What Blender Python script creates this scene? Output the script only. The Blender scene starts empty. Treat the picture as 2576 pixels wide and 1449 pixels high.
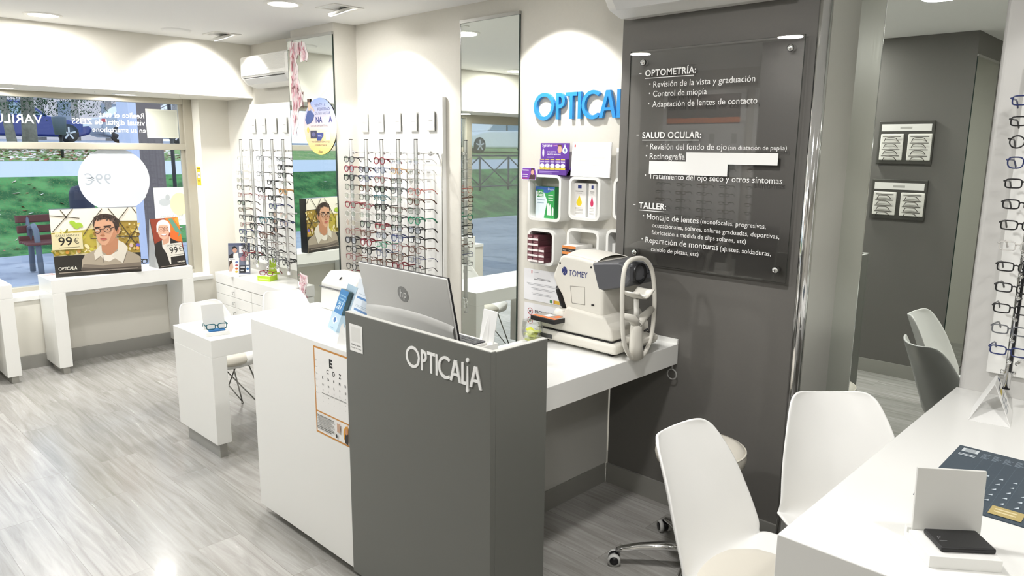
import bpy, bmesh, math, random
from mathutils import Vector, Matrix
rnd = random.Random(7)
C = bpy.context.scene.collection
scn = bpy.context.scene
PI = math.pi

# ------------------------------------------------------------------ camera
FPX, PW, PH = 1847.0, 2576.0, 1449.0
EYE = Vector((0, 0, 1.70))
_y, _p, _r = math.radians(44.08), math.radians(10.707), math.radians(-0.579)
_f = Vector((-math.sin(_y)*math.cos(_p), math.cos(_y)*math.cos(_p), -math.sin(_p)))
_rt = Vector((math.cos(_y), math.sin(_y), 0)); _dn = _f.cross(_rt)
RT = math.cos(_r)*_rt + math.sin(_r)*_dn
DN = -math.sin(_r)*_rt + math.cos(_r)*_dn
cam_d = bpy.data.cameras.new('camera'); cam = bpy.data.objects.new('camera', cam_d); C.objects.link(cam)
cam.matrix_world = Matrix((( RT.x, -DN.x, -_f.x, EYE.x), (RT.y, -DN.y, -_f.y, EYE.y), (RT.z, -DN.z, -_f.z, EYE.z), (0, 0, 0, 1)))
cam_d.sensor_width = 36.0; cam_d.lens = 36.0*FPX/PW; cam_d.clip_start = 0.02; cam_d.clip_end = 300
scn.camera = cam
def hit(u, v, ax, val):
    """where the sight line of photo pixel (u,v) meets the plane axis=val"""
    d = _f + RT*((u-PW/2)/FPX) + DN*((v-PH/2)/FPX)
    return EYE + d*((val-EYE[ax])/d[ax])
def hx(u, v, x): return hit(u, v, 0, x)
def hy(u, v, y): return hit(u, v, 1, y)
def hz(u, v, z): return hit(u, v, 2, z)

# ------------------------------------------------------------------ world, exposure
vs = scn.view_settings
vs.view_transform = 'Standard'; vs.look = 'None'; vs.gamma = 1.0; vs.use_curve_mapping = False
vs.exposure = 0.0
scn.cycles.use_denoising = True
scn.cycles.max_bounces = 9; scn.cycles.diffuse_bounces = 4; scn.cycles.glossy_bounces = 5
scn.cycles.transmission_bounces = 6; scn.cycles.transparent_max_bounces = 24
scn.cycles.caustics_reflective = False; scn.cycles.caustics_refractive = False
scn.cycles.sample_clamp_indirect = 6.0
w = bpy.data.worlds.new('overcast_sky'); scn.world = w; w.use_nodes = True
nt = w.node_tree; bg = nt.nodes['Background']
tc = nt.nodes.new('ShaderNodeTexCoord'); sx = nt.nodes.new('ShaderNodeSeparateXYZ'); cr = nt.nodes.new('ShaderNodeValToRGB')
nt.links.new(tc.outputs['Generated'], sx.inputs[0]); nt.links.new(sx.outputs['Z'], cr.inputs[0]); nt.links.new(cr.outputs[0], bg.inputs[0])
cr.color_ramp.elements[0].position = 0.0; cr.color_ramp.elements[0].color = (.80, .88, 1, 1)
cr.color_ramp.elements[1].position = 0.6; cr.color_ramp.elements[1].color = (.62, .76, 1, 1)
bg.inputs[1].default_value = 1.9

LIGHT_GAIN = 1.0
def lamp_light(kind, loc, energy, col=(1, .982, .958), size=.18, target=None, angle=1.3, blend=.35, parent=None):
    ld = bpy.data.lights.new('lamp_light', kind); ld.energy = energy*LIGHT_GAIN; ld.color = col
    o = bpy.data.objects.new('lamp_light', ld); C.objects.link(o); o.location = loc
    d = Vector((0, 0, -1)) if target is None else (Vector(target)-Vector(loc)).normalized()
    o.rotation_euler = d.to_track_quat('-Z', 'Y').to_euler()
    if kind == 'AREA': ld.shape = 'DISK'; ld.size = size
    else:
        ld.shadow_soft_size = size/2; ld.spot_size = angle; ld.spot_blend = blend
    return o

# ------------------------------------------------------------------ materials
def lin(c):
    if isinstance(c, str):
        c = [int(c[i:i+2], 16)/255 for i in (0, 2, 4)]
    return tuple((x/12.92 if x <= .04045 else ((x+.055)/1.055)**2.4) for x in c)
_m = {}
def mat(name, col, rough=.5, metal=0.0, spec=.5, coat=0.0, emit=0.0, noise=0.0, nscale=40, alpha=1.0, trans=0.0):
    if name in _m: return _m[name]
    m = bpy.data.materials.new(name); m.use_nodes = True; _m[name] = m
    b = m.node_tree.nodes['Principled BSDF']; c = lin(col)
    b.inputs['Base Color'].default_value = (*c, 1); b.inputs['Roughness'].default_value = rough
    b.inputs['Metallic'].default_value = metal; b.inputs['Specular IOR Level'].default_value = spec
    b.inputs['Coat Weight'].default_value = coat; b.inputs['Coat Roughness'].default_value = .08
    b.inputs['Alpha'].default_value = alpha
    b.inputs['Transmission Weight'].default_value = trans
    if emit: b.inputs['Emission Color'].default_value = (*c, 1); b.inputs['Emission Strength'].default_value = emit
    if noise:
        N, L = m.node_tree.nodes, m.node_tree.links
        g = N.new('ShaderNodeTexCoord'); n = N.new('ShaderNodeTexNoise'); r = N.new('ShaderNodeValToRGB')
        n.inputs['Scale'].default_value = nscale; n.inputs['Detail'].default_value = 5
        L.new(g.outputs['Object'], n.inputs['Vector']); L.new(n.outputs['Fac'], r.inputs[0]); L.new(r.outputs[0], b.inputs['Base Color'])
        r.color_ramp.elements[0].position = .3; r.color_ramp.elements[1].position = .7
        r.color_ramp.elements[0].color = (*[x*(1-noise) for x in c], 1); r.color_ramp.elements[1].color = (*[min(1, x*(1+noise)) for x in c], 1)
    return m
def glassy(name, tint=(1, 1, 1), refl=1.0, rough=.0, ior=1.5):
    """thin clear sheet: lets light straight through, mirrors by Fresnel"""
    if name in _m: return _m[name]
    m = bpy.data.materials.new(name); m.use_nodes = True; _m[name] = m
    N, L = m.node_tree.nodes, m.node_tree.links; N.clear()
    o = N.new('ShaderNodeOutputMaterial'); mx = N.new('ShaderNodeMixShader'); t = N.new('ShaderNodeBsdfTransparent'); g = N.new('ShaderNodeBsdfGlossy')
    fr = N.new('ShaderNodeFresnel'); fr.inputs[0].default_value = ior
    k = N.new('ShaderNodeMath'); k.operation = 'MULTIPLY'; k.inputs[1].default_value = refl
    t.inputs[0].default_value = (*tint, 1); g.inputs['Roughness'].default_value = rough
    L.new(fr.outputs[0], k.inputs[0]); L.new(k.outputs[0], mx.inputs[0]); L.new(t.outputs[0], mx.inputs[1]); L.new(g.outputs[0], mx.inputs[2]); L.new(mx.outputs[0], o.inputs[0])
    return m
def print_mat(name='printed_art', rough=.45, alpha=1.0):
    if name in _m: return _m[name]
    m = mat(name, 'ffffff', rough); N, L = m.node_tree.nodes, m.node_tree.links
    a = N.new('ShaderNodeVertexColor'); a.layer_name = 'ink'
    L.new(a.outputs['Color'], N['Principled BSDF'].inputs['Base Color'])
    N['Principled BSDF'].inputs['Alpha'].default_value = alpha
    return m
def wood_floor():
    m = mat('grey_oak_planks', 'b9b7b2', .3, coat=.12); N, L = m.node_tree.nodes, m.node_tree.links; b = N['Principled BSDF']
    g = N.new('ShaderNodeTexCoord'); mp = N.new('ShaderNodeMapping'); L.new(g.outputs['Object'], mp.inputs[0])
    br = N.new('ShaderNodeTexBrick'); L.new(mp.outputs[0], br.inputs['Vector'])
    br.offset = .37; br.inputs['Scale'].default_value = 1; br.inputs['Brick Width'].default_value = 1.25; br.inputs['Row Height'].default_value = .19
    br.inputs['Mortar Size'].default_value = .0012; br.inputs['Mortar Smooth'].default_value = 0; br.inputs['Bias'].default_value = 0
    br.inputs['Color1'].default_value = (*lin('bdbbb8'), 1); br.inputs['Color2'].default_value = (*lin('a6a5a1'), 1); br.inputs['Mortar'].default_value = (*lin('9d9b96'), 1)
    m2 = N.new('ShaderNodeMapping'); m2.inputs['Scale'].default_value = (1.6, 22, 1); L.new(g.outputs['Object'], m2.inputs[0])
    # shift grain per plank so that it does not run across joints
    ad = N.new('ShaderNodeVectorMath'); ad.operation = 'ADD'; sc = N.new('ShaderNodeVectorMath'); sc.operation = 'SCALE'; sc.inputs['Scale'].default_value = 30
    L.new(br.outputs['Color'], sc.inputs[0]); L.new(m2.outputs[0], ad.inputs[0]); L.new(sc.outputs[0], ad.inputs[1])
    n = N.new('ShaderNodeTexNoise'); n.inputs['Scale'].default_value = 1.1; n.inputs['Detail'].default_value = 7; n.inputs['Roughness'].default_value = .62; n.inputs['Distortion'].default_value = 1.1
    L.new(ad.outputs[0], n.inputs['Vector'])
    r = N.new('ShaderNodeValToRGB'); L.new(n.outputs['Fac'], r.inputs[0])
    r.color_ramp.elements[0].position = .32; r.color_ramp.elements[0].color = (*lin('b0aca4'), 1); r.color_ramp.elements[1].position = .66; r.color_ramp.elements[1].color = (1, 1, 1, 1)
    mx = N.new('ShaderNodeMix'); mx.data_type = 'RGBA'; mx.blend_type = 'MULTIPLY'; mx.inputs['Factor'].default_value = .62
    L.new(br.outputs['Color'], mx.inputs['A']); L.new(r.outputs[0], mx.inputs['B']); L.new(mx.outputs['Result'], b.inputs['Base Color'])
    rr = N.new('ShaderNodeMapRange'); rr.inputs['To Min'].default_value = .17; rr.inputs['To Max'].default_value = .32
    L.new(n.outputs['Fac'], rr.inputs['Value']); L.new(rr.outputs[0], b.inputs['Roughness'])
    return m
def brushed(name, col, rough=.32, metal=.8):
    m = mat(name, col, rough, metal=metal)
    N, L = m.node_tree.nodes, m.node_tree.links
    g = N.new('ShaderNodeTexCoord'); mp = N.new('ShaderNodeMapping'); mp.inputs['Scale'].default_value = (90, 90, 1.5)
    n = N.new('ShaderNodeTexNoise'); n.inputs['Scale'].default_value = 1
    rr = N.new('ShaderNodeMapRange'); rr.inputs['To Min'].default_value = rough-.05; rr.inputs['To Max'].default_value = rough+.1
    L.new(g.outputs['Object'], mp.inputs[0]); L.new(mp.outputs[0], n.inputs['Vector']); L.new(n.outputs['Fac'], rr.inputs['Value']); L.new(rr.outputs[0], N['Principled BSDF'].inputs['Roughness'])
    return m

IVORY = mat('ivory_wall_paint', 'd5d2c9', .75, spec=.25, noise=.012, nscale=90)
WALLW = mat('white_wall_paint', 'e3e0d6', .75, spec=.25)
CEIL = mat('ceiling_paint', 'f3f3f1', .85, spec=.2)
GREYW = mat('dark_grey_wall_paint', '6c6a66', .55, spec=.35, noise=.015, nscale=120)
LAMIN = mat('white_laminate', 'eeeeea', .28, spec=.45)
LAMW = mat('white_laminate_top', 'ebebe8', .2, spec=.5)
GREYL = mat('grey_laminate', '6c6d68', .42, spec=.4)
LGREY = mat('light_grey_edge', 'b9b9b4', .4)
SATIN = brushed('satin_aluminium', 'a3a29c', .36, .35)
STEEL = brushed('brushed_steel', 'dad9d2', .36, .3)
CHROME = mat('chrome', 'e6e6e6', .08, metal=1)
ALU = mat('window_aluminium', 'b3ae9f', .4, metal=.35)
MIRR = mat('mirror_silver', 'e9eee9', .005, metal=1)
MEDGE = mat('mirror_glass_edge', '23302b', .2)
WPLAST = mat('white_plastic', 'ecebe6', .35)
GPLAST = mat('grey_beige_plastic', 'd9d6cd', .38)
DPLAST = mat('anthracite_plastic', '55565a', .35)
BLACK = mat('black_plastic', '17171a', .3)
DARK = mat('dark_rubber', '2a2a2b', .6)
CREAM = mat('cream_leatherette', 'ddd8cc', .45)
SHELL = mat('white_polypropylene', 'efefed', .3)
WHITE = mat('white_paper', 'f4f4f2', .6)
VINYL = mat('white_vinyl', 'f7f7f5', .4)
BLUEL = mat('blue_letter_acrylic', '2d8fd4', .3)
LENSM = glassy('demo_lens', (.975, .978, .978), .22)
WGLASS = glassy('window_glass', (.97, .985, .98), .55)
ACRYL = glassy('clear_acrylic', (.995, .995, .995), 1.1)
EMIT = mat('lamp_diffuser', 'fffaf0', .5, emit=9.0)
PRINT = print_mat()

# ------------------------------------------------------------------ mesh builder
class MB:
    def __init__(s): s.v = []; s.f = []; s.m = []; s.cur = 0; s.sm = []
    def add(s, vs_, fs, smooth=False):
        k = len(s.v); s.v += [tuple(p) for p in vs_]; s.f += [tuple(i+k for i in f) for f in fs]; s.m += [s.cur]*len(fs); s.sm += [smooth]*len(fs); return s
    def mt(s, i): s.cur = i; return s
    def box(s, a, b):
        (x0, y0, z0), (x1, y1, z1) = [min(p, q) for p, q in zip(a, b)], [max(p, q) for p, q in zip(a, b)]
        v = [(x0, y0, z0), (x1, y0, z0), (x1, y1, z0), (x0, y1, z0), (x0, y0, z1), (x1, y0, z1), (x1, y1, z1), (x0, y1, z1)]
        return s.add(v, [(3, 2, 1, 0), (4, 5, 6, 7), (0, 1, 5, 4), (1, 2, 6, 5), (2, 3, 7, 6), (3, 0, 4, 7)])
    def obox(s, c, ux, uy, uz):
        c, ux, uy, uz = map(Vector, (c, ux, uy, uz))
        v = [c+ux*a+uy*b+uz*d for d in (-.5, .5) for a, b in ((-.5, -.5), (.5, -.5), (.5, .5), (-.5, .5))]
        f = [(3, 2, 1, 0), (4, 5, 6, 7), (0, 1, 5, 4), (1, 2, 6, 5), (2, 3, 7, 6), (3, 0, 4, 7)]
        if ux.cross(uy).dot(uz) < 0: f = [q[::-1] for q in f]
        return s.add(v, f)
    def prism(s, poly, fn0, fn1, smooth=False):
        """polygon [(a,b)] mapped by two functions to its two end faces"""
        n = len(poly); v = [fn0(*p) for p in poly]+[fn1(*p) for p in poly]
        return s.add(v, [tuple(range(n))[::-1], tuple(range(n, 2*n))]+[(i, (i+1) % n, n+(i+1) % n, n+i) for i in range(n)], smooth)
    def tube(s, path, r, n=8, closed=False, caps=True, flat=1.0, up=None):
        P = [Vector(p) for p in path]; N = len(P); rs = r if isinstance(r, (list, tuple)) else [r]*N
        v = []; prev = None
        for i in range(N):
            if closed: t = P[(i+1) % N]-P[i-1]
            else: t = P[min(i+1, N-1)]-P[max(i-1, 0)]
            t = t.normalized() if t.length > 1e-9 else Vector((0, 0, 1))
            if prev is None:
                a = Vector(up) if up else (Vector((0, 0, 1)) if abs(t.z) < .9 else Vector((1, 0, 0)))
                a = (a-t*a.dot(t)).normalized()
            else: a = (prev-t*prev.dot(t)); a = a.normalized() if a.length > 1e-6 else prev
            prev = a; b = t.cross(a)
            for k in range(n):
                an = 2*PI*k/n; v.append(P[i]+(a*math.cos(an)*flat+b*math.sin(an))*rs[i])
        f = []
        for i in range(N if closed else N-1):
            j = (i+1) % N
            for k in range(n): f.append((i*n+k, i*n+(k+1) % n, j*n+(k+1) % n, j*n+k))
        if not closed and caps: f += [tuple(range(n))[::-1], tuple((N-1)*n+k for k in range(n))]
        return s.add(v, f, True)
    def cyl(s, a, b, r, n=20, r2=None): return s.tube([a, b], [r, r if r2 is None else r2], n)
    def lathe(s, prof, c=(0, 0, 0), n=28, axis='z'):
        v = []; f = []; m = len(prof)
        for k in range(n):
            an = 2*PI*k/n
            for r, h in prof:
                if axis == 'z': p = (c[0]+r*math.cos(an), c[1]+r*math.sin(an), c[2]+h)
                elif axis == 'y': p = (c[0]+r*math.cos(an), c[1]-h, c[2]+r*math.sin(an))
                else: p = (c[0]+h, c[1]+r*math.cos(an), c[2]+r*math.sin(an))
                v.append(p)
        for k in range(n):
            for i in range(m-1): f.append((k*m+i, ((k+1) % n)*m+i, ((k+1) % n)*m+i+1, k*m+i+1))
        return s.add(v, f, True)
    def grid(s, fn, nu, nv, smooth=True):
        v = [fn(i/nu, j/nv) for i in range(nu+1) for j in range(nv+1)]
        return s.add(v, [(i*(nv+1)+j, (i+1)*(nv+1)+j, (i+1)*(nv+1)+j+1, i*(nv+1)+j+1) for i in range(nu) for j in range(nv)], smooth)
    def build(s, name, mats, parent=None, bevel=0, seg=2, solid=0, sub=0, local=False, loc=None):
        """world coordinates, unless local: then relative to the parent"""
        if not isinstance(mats, (list, tuple)): mats = [mats]
        o = Vector((0, 0, 0))
        if not local and parent is not None: o = chain(parent)
        if parent is None:
            if loc is None:
                xs = [p[0] for p in s.v]; ys = [p[1] for p in s.v]; zs = [p[2] for p in s.v]
                loc = ((min(xs)+max(xs))/2, (min(ys)+max(ys))/2, min(zs))
            if not local: o = Vector(loc)
        me = bpy.data.meshes.new(name); me.from_pydata([Vector(p)-o for p in s.v], [], s.f)
        for m in mats: me.materials.append(m)
        me.polygons.foreach_set('material_index', s.m); me.polygons.foreach_set('use_smooth', s.sm); me.update()
        ob = bpy.data.objects.new(name, me); C.objects.link(ob)
        if parent is not None: ob.parent = parent
        else: ob.location = loc
        if solid: md = ob.modifiers.new('thickness', 'SOLIDIFY'); md.thickness = solid; md.offset = 0
        if bevel: md = ob.modifiers.new('edge', 'BEVEL'); md.width = bevel; md.segments = seg; md.limit_method = 'ANGLE'; md.angle_limit = .6; md.harden_normals = False
        if sub: md = ob.modifiers.new('round', 'SUBSURF'); md.levels = sub; md.render_levels = sub
        return ob
def chain(o):
    p = Vector((0, 0, 0))
    while o is not None: p += o.location; o = o.parent
    return p
def tag(o, label, cat, group=None, kind=None):
    o['label'] = label; o['category'] = cat
    if group: o['group'] = group
    if kind: o['kind'] = kind
    return o
def thing(name, label, cat, loc, rz=0, group=None):
    o = bpy.data.objects.new(name, None); C.objects.link(o); o.location = loc; o.rotation_euler = (0, 0, rz); o.empty_display_size = .05
    return tag(o, label, cat, group)
def struct(o, label=None, cat=None):
    o['kind'] = 'structure'
    if label: o['label'] = label
    if cat: o['category'] = cat
    return o
def dup(root, loc, rz, label=None, group=None):
    kids = {}
    for o in root.children_recursive: kids.setdefault(o.parent, []).append(o)
    def cp(o, par):
        c = o.copy(); C.objects.link(c); c.parent = par
        for k in kids.get(o, []): cp(k, c)
        return c
    r = cp(root, None); r.location = loc; r.rotation_euler = (0, 0, rz)
    if label: r['label'] = label
    if group: r['group'] = group
    return r

# ------------------------------------------------------------------ lettering and flat printed art
_fc = {}
def glyphs(s, bold=0.0, shear=0.0):
    """filled outline of a line of text, scaled so that a capital is about .7 high; returns verts2d, faces, width"""
    key = (s, bold, shear)
    if key in _fc: return _fc[key]
    cu = bpy.data.curves.new('lettering', 'FONT'); cu.body = s; cu.size = 1; cu.offset = bold; cu.shear = shear; cu.resolution_u = 3; cu.space_character = 1+bold*3.2
    ob = bpy.data.objects.new('lettering', cu); C.objects.link(ob)
    dg = bpy.context.evaluated_depsgraph_get(); me = ob.evaluated_get(dg).to_mesh()
    v = [(p.co.x, p.co.y) for p in me.vertices]; f = [tuple(p.vertices) for p in me.polygons]
    ob.evaluated_get(dg).to_mesh_clear(); bpy.data.objects.remove(ob); bpy.data.curves.remove(cu)
    if v: x0 = min(p[0] for p in v); v = [(p[0]-x0, p[1]) for p in v]
    wd = max([p[0] for p in v] or [0]); _fc[key] = (v, f, wd); return _fc[key]
def homog(src, dst):
    """projective map of four points to four points"""
    import numpy as np
    A = []; b = []
    for (x, y), (u, v) in zip(src, dst):
        A += [[x, y, 1, 0, 0, 0, -u*x, -u*y], [0, 0, 0, x, y, 1, -v*x, -v*y]]; b += [u, v]
    h = np.append(np.linalg.solve(np.array(A, float), np.array(b, float)), 1).reshape(3, 3)
    def f(x, y):
        p = h @ np.array([x, y, 1.0]); return (float(p[0]/p[2]), float(p[1]/p[2]))
    return f
class Art:
    """flat print: coloured shapes stacked in hair-thin layers on a sheet spanned by origin o and edge vectors ex, ey (metres)"""
    def __init__(s, o, ex, ey, corners=None):
        s.o, s.ex, s.ey = Vector(o), Vector(ex), Vector(ey); s.n = s.ex.cross(s.ey).normalized(); s.k = 0
        s.v = []; s.f = []; s.c = []; s.step = .0001
        s.W, s.H = s.ex.length, s.ey.length
        s.map = homog(corners, [(0, 1), (1, 1), (1, 0), (0, 0)]) if corners else (lambda x, y: (x, y))
    def put(s, uv): return s.o+s.ex*uv[0]+s.ey*uv[1]+s.n*(s.k*s.step)
    def poly(s, pts, col, same=False, raw=False):
        s.k += .1 if same else 1
        b = len(s.v); s.v += [s.put(p if raw else s.map(*p)) for p in pts]; s.f.append(tuple(range(b, b+len(pts)))); s.c.append(lin(col)); return s
    def rect(s, x0, y0, x1, y1, col, **k): return s.poly([(x0, y0), (x1, y0), (x1, y1), (x0, y1)], col, **k)
    def ell(s, x, y, rx, ry, col, n=28, rot=0, **k):
        c, d = math.cos(rot), math.sin(rot)
        return s.poly([(x+rx*math.cos(a)*c-ry*math.sin(a)*d, y+rx*math.cos(a)*d+ry*math.sin(a)*c) for a in [2*PI*i/n for i in range(n)]], col, **k)
    def line(s, x0, y0, x1, y1, w_, col, **k):
        dx, dy = x1-x0, y1-y0; l = math.hypot(dx, dy) or 1; nx, ny = -dy/l*w_/2, dx/l*w_/2
        return s.poly([(x0+nx, y0+ny), (x1+nx, y1+ny), (x1-nx, y1-ny), (x0-nx, y0-ny)], col, **k)
    def ring(s, x, y, rx, ry, w_, col, n=28, a0=0, a1=2*PI):
        s.k += 1
        for i in range(n):
            p, q = a0+(a1-a0)*i/n, a0+(a1-a0)*(i+1)/n
            s.poly([(x+rx*math.cos(p), y+ry*math.sin(p)), (x+rx*math.cos(q), y+ry*math.sin(q)), (x+(rx-w_)*math.cos(q), y+(ry-w_)*math.sin(q)), (x+(rx-w_)*math.cos(p), y+(ry-w_)*math.sin(p))], col, same=True)
        return s
    def text(s, t, u, v, width, col, bold=0, height=None, align='l', flip=False, shear=0):
        """u,v = fraction position of the baseline start (or centre/right), width as a fraction of the sheet width"""
        s.k += 1; vv, ff, wd = glyphs(t, bold, shear)
        if not wd: return s
        sc = width/wd; sy = (sc*s.W/s.H) if height is None else height/.7
        off = {'l': 0, 'c': -width/2, 'r': -width}[align]; b = len(s.v)
        s.v += [s.put((u+(off+p[0]*sc)*(-1 if flip else 1), v+p[1]*sy)) for p in vv]
        s.f += [tuple(i+b for i in f) for f in ff]; s.c += [lin(col)]*len(ff); return s
    def opt(s, u, v, width, col):
        """the shop's lettering"""
        s.k += 1; hgt = width*.25*s.W/s.H
        for poly in opticalia():
            b = len(s.v); s.v += [s.put((u+x*width, v+y*hgt/.25)) for x, y in poly]; s.f.append(tuple(range(b, b+len(poly)))); s.c.append(lin(col))
        return s
    def build(s, name, parent=None, mat_=None, loc=None):
        o = chain(parent) if parent is not None else Vector(loc if loc is not None else s.o)
        me = bpy.data.meshes.new(name); me.from_pydata([p-o for p in s.v], [], s.f); me.materials.append(mat_ or PRINT)
        ca = me.color_attributes.new('ink', 'FLOAT_COLOR', 'CORNER'); i = 0
        for p, c in zip(me.polygons, s.c):
            for _ in p.vertices: ca.data[i].color = (*c, 1); i += 1
        ob = bpy.data.objects.new(name, me); C.objects.link(ob)
        if parent is not None: ob.parent = parent
        else: ob.location = o
        return ob
def opticalia(letters=False):
    """OPTICAL(i)A in a geometric sans; unit width, capitals .19 high; returns convex-ish polygons (quads), grouped per letter if asked"""
    H, S = .185, .026; L = []
    def ringp(cx, cy, rx, ry, a0, a1, n=26, t=S):
        return [[(cx+rx*math.cos(p), cy+ry*math.sin(p)), (cx+rx*math.cos(q), cy+ry*math.sin(q)), (cx+(rx-t)*math.cos(q), cy+(ry-t)*math.sin(q)), (cx+(rx-t)*math.cos(p), cy+(ry-t)*math.sin(p))]
                for p, q in [(a0+(a1-a0)*i/n, a0+(a1-a0)*(i+1)/n) for i in range(n)]]
    def bar(x0, y0, x1, y1): return [(x0, y0), (x1, y0), (x1, y1), (x0, y1)]
    def st(x0, y0, x1, y1, t=S*1.08): return [(x0-t/2, y0), (x0+t/2, y0), (x1+t/2, y1), (x1-t/2, y1)]
    L.append(ringp(.098, H/2, .098, H/2+.006, 0, 2*PI))
    L.append([bar(.212, 0, .212+S, H)]+ringp(.238, H-.055, .057, .055, -PI/2, PI/2, 14))
    L.append([bar(.300, H-S, .402, H), bar(.338, 0, .338+S, H-S)])
    L.append([bar(.412, 0, .412+S, H)])
    L.append(ringp(.540, H/2, .094, H/2+.006, .28*PI, 1.72*PI, 22))
    def A(x): return [st(x+.012, 0, x+.066, H), st(x+.126, 0, x+.072, H), bar(x+.034, .05, x+.104, .05+S*.8)]
    L.append(A(.598))
    L.append([bar(.742, 0, .742+S, H), bar(.742+S, 0, .800, S)])
    ii = [[(.817+.006*math.cos(a), .16) for a in (0,)]]
    L.append([[(.808, .165), (.818, .165), (.824, -.03), (.802, -.03)], [(.813+.017*math.cos(2*PI*k/18), -.035+.024*math.sin(2*PI*k/18)) for k in range(18)], [(.813+.017*math.cos(2*PI*k/18), .215+.019*math.sin(2*PI*k/18)) for k in range(18)]])
    L.append(A(.842))
    return L if letters else [p for l in L for p in l]
ORD = 'first second third fourth fifth sixth seventh eighth ninth tenth eleventh twelfth thirteenth fourteenth fifteenth sixteenth'.split()

# ================================================================== THE ROOM
ZC = 2.53; XW = -6.52; YB = 3.06; XG = -6.70; YP = 2.93; YM = 3.10; YPIL = 2.88; YR = -1.30; XR = 2.1
FLOOR = wood_floor()
struct(MB().box((XW-.2, YR-.1, -.06), (XR+.1, YB+.15, 0)).build('floor', FLOOR, loc=(0, 0, 0)), 'pale grey wood plank floor of the shop', 'floor')
struct(MB().box((XG-.1, YR-.2, ZC), (XR+.1, YB+.15, ZC+.06)).build('ceiling', CEIL), 'plain white ceiling with downlights', 'ceiling')
struct(MB().box((XG-.1, YB, 0), (-1.135, YB+.12, ZC)).build('wall_back', IVORY), 'ivory back wall carrying the displays and blue letters', 'wall')
# window wall: below the sill, right of the reveal
struct(MB().box((XG-.08, -.05, 0), (XW+.06, 2.80, .53)).box((XG-.08, 2.80, 0), (XW, YB, 2.12)).build('wall_window', WALLW), 'ivory wall around the shop window', 'wall')
struct(MB().box((XG-.1, YR-.2, 2.10), (-6.03, YB, ZC)).build('wall_soffit', WALLW), 'ivory boxed soffit running above the shop window', 'wall')
struct(MB().box((XG, -.05, .53), (XW+.075, 2.80, .565)).build('window_sill', LAMW, bevel=.003), 'white sill board under the shop window', 'sill')
struct(MB().box((-5.06, YPIL, 0), (-4.497, YB+.01, ZC)).build('wall_pillar', IVORY), 'ivory pillar between the two glasses displays', 'wall')
struct(MB().box((-2.132, YP, 0), (-1.135, YB+.01, ZC)).build('wall_partition', GREYW), 'dark grey wall carrying the clear services sign', 'wall')
struct(MB().box((-1.135, YM, 0), (-.64, YB+.25, ZC)).build('wall_recess', GREYW))
XD = -.635
struct(MB().box((XD, YM-.03, 0), (XR, YM+.1, ZC)).build('wall_display', mat('pale_grey_panel', 'd0cfcc', .5), bevel=.02, seg=4), 'pale grey panel wall behind the right hand desk', 'wall')
struct(MB().box((XR, YR-.2, 0), (XR+.1, YM+.1, ZC)).build('wall_right', IVORY))
struct(MB().box((XG-.1, YR-.1, 0), (XR+.1, YR, ZC)).build('wall_rear', IVORY), 'ivory wall opposite, seen in the mirrors', 'wall')
PX1, PY1 = -1.372, .205
struct(MB().box((-2.75, YR, 0), (PX1, PY1, ZC)).build('wall_near', GREYW), 'dark grey pillar by the camera, seen in the tall mirror', 'wall')
bb = .104
for n, a, b in (('baseboard_window', (XW+.06, -.05, 0), (XW+.075, 2.8, bb)), ('baseboard_partition', (-2.132, YP-.012, 0), (-1.17, YP, bb)),
                ('baseboard_near', (-2.75, PY1, 0), (PX1, PY1+.012, bb)), ('baseboard_back', (XW, YB-.012, 0), (-2.14, YB, bb)), ('baseboard_rear', (XG, YR, 0), (-2.75, YR+.012, bb))):
    struct(MB().box(a, b).build(n, SATIN), 'satin metal baseboard', 'baseboard')
# satin metal jamb with polished corner profile between the grey wall and the tall mirror
XJ = -1.124; Y1 = 2.805
tr = MB().box((XJ-.045, Y1+.02, 0), (XJ, YM, ZC)); tr.mt(1).tube([(XJ-.024, Y1+.012, 0), (XJ-.024, Y1+.012, ZC)], .024, 14)
struct(tr.build('trim_1', [STEEL, CHROME]), 'brushed steel jamb with polished corner beside the tall mirror', 'trim')

# window: aluminium frame, glass, prints on the glass
fr = MB()
for z0, z1 in ((2.055, 2.10), (1.664, 1.718), (.565, .60)): fr.box((XG-.04, -.02, z0), (XG+.03, 2.77, z1))
for y0, y1 in ((2.725, 2.80), (-.06, .03), (-1.28, -1.2)): fr.box((XG-.045, y0, .55 if y0 > 0 else .0), (XG+.035, y1, 2.10))
fr.box((XG-.04, -1.25, 2.0), (XG+.03, -.02, 2.1)).box((XG-.012, 2.69, .6), (XG+.012, 2.73, 2.06))
win = struct(fr.build('window_1', ALU, bevel=.003), 'shop window in a beige grey aluminium frame with transom', 'window')
MB().box((XG-.004, .02, .58), (XG+.002, 2.74, 2.07)).build('pane', WGLASS, win)
MB().box((XG-.004, -1.22, .02), (XG+.002, -.04, 2.02)).build('pane', WGLASS, win)

XD1 = XG+.006   # prints on the inside of the glass; the writing faces the street
def onglass(name, u0, v0, u1, v1, label, cat, fn, mat_=None):
    a = hx(u0, v1, XD1); b = hx(u1, v0, XD1)
    ar = Art((XD1, a.y, a.z), (0, b.y-a.y, 0), (0, 0, b.z-a.z)); fn(ar)
    return tag(ar.build(name, None, mat_), label, cat)
DEC = print_mat('window_film', .5, .93)
def f_disc(a):
    a.ell(.5, .5, .5, .5, 'd3d9df', 56)
    a.ell(.70, .64, .155, .22, 'c6cbd0', 30); a.poly([(.45, .10), (.52, .36), (.62, .42), (.80, .42), (.88, .34), (.93, .22), (.84, .12), (.7, .03), (.55, .03)], 'c6cbd0')
    a.text('99€', .45, .43, .36, 'a4abb3', flip=True)
disc = onglass('window_decal', 204, 370+2, 370, 536, 'large round white decal on the shop window, 99€ showing reversed', 'decal', f_disc, DEC)
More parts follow.
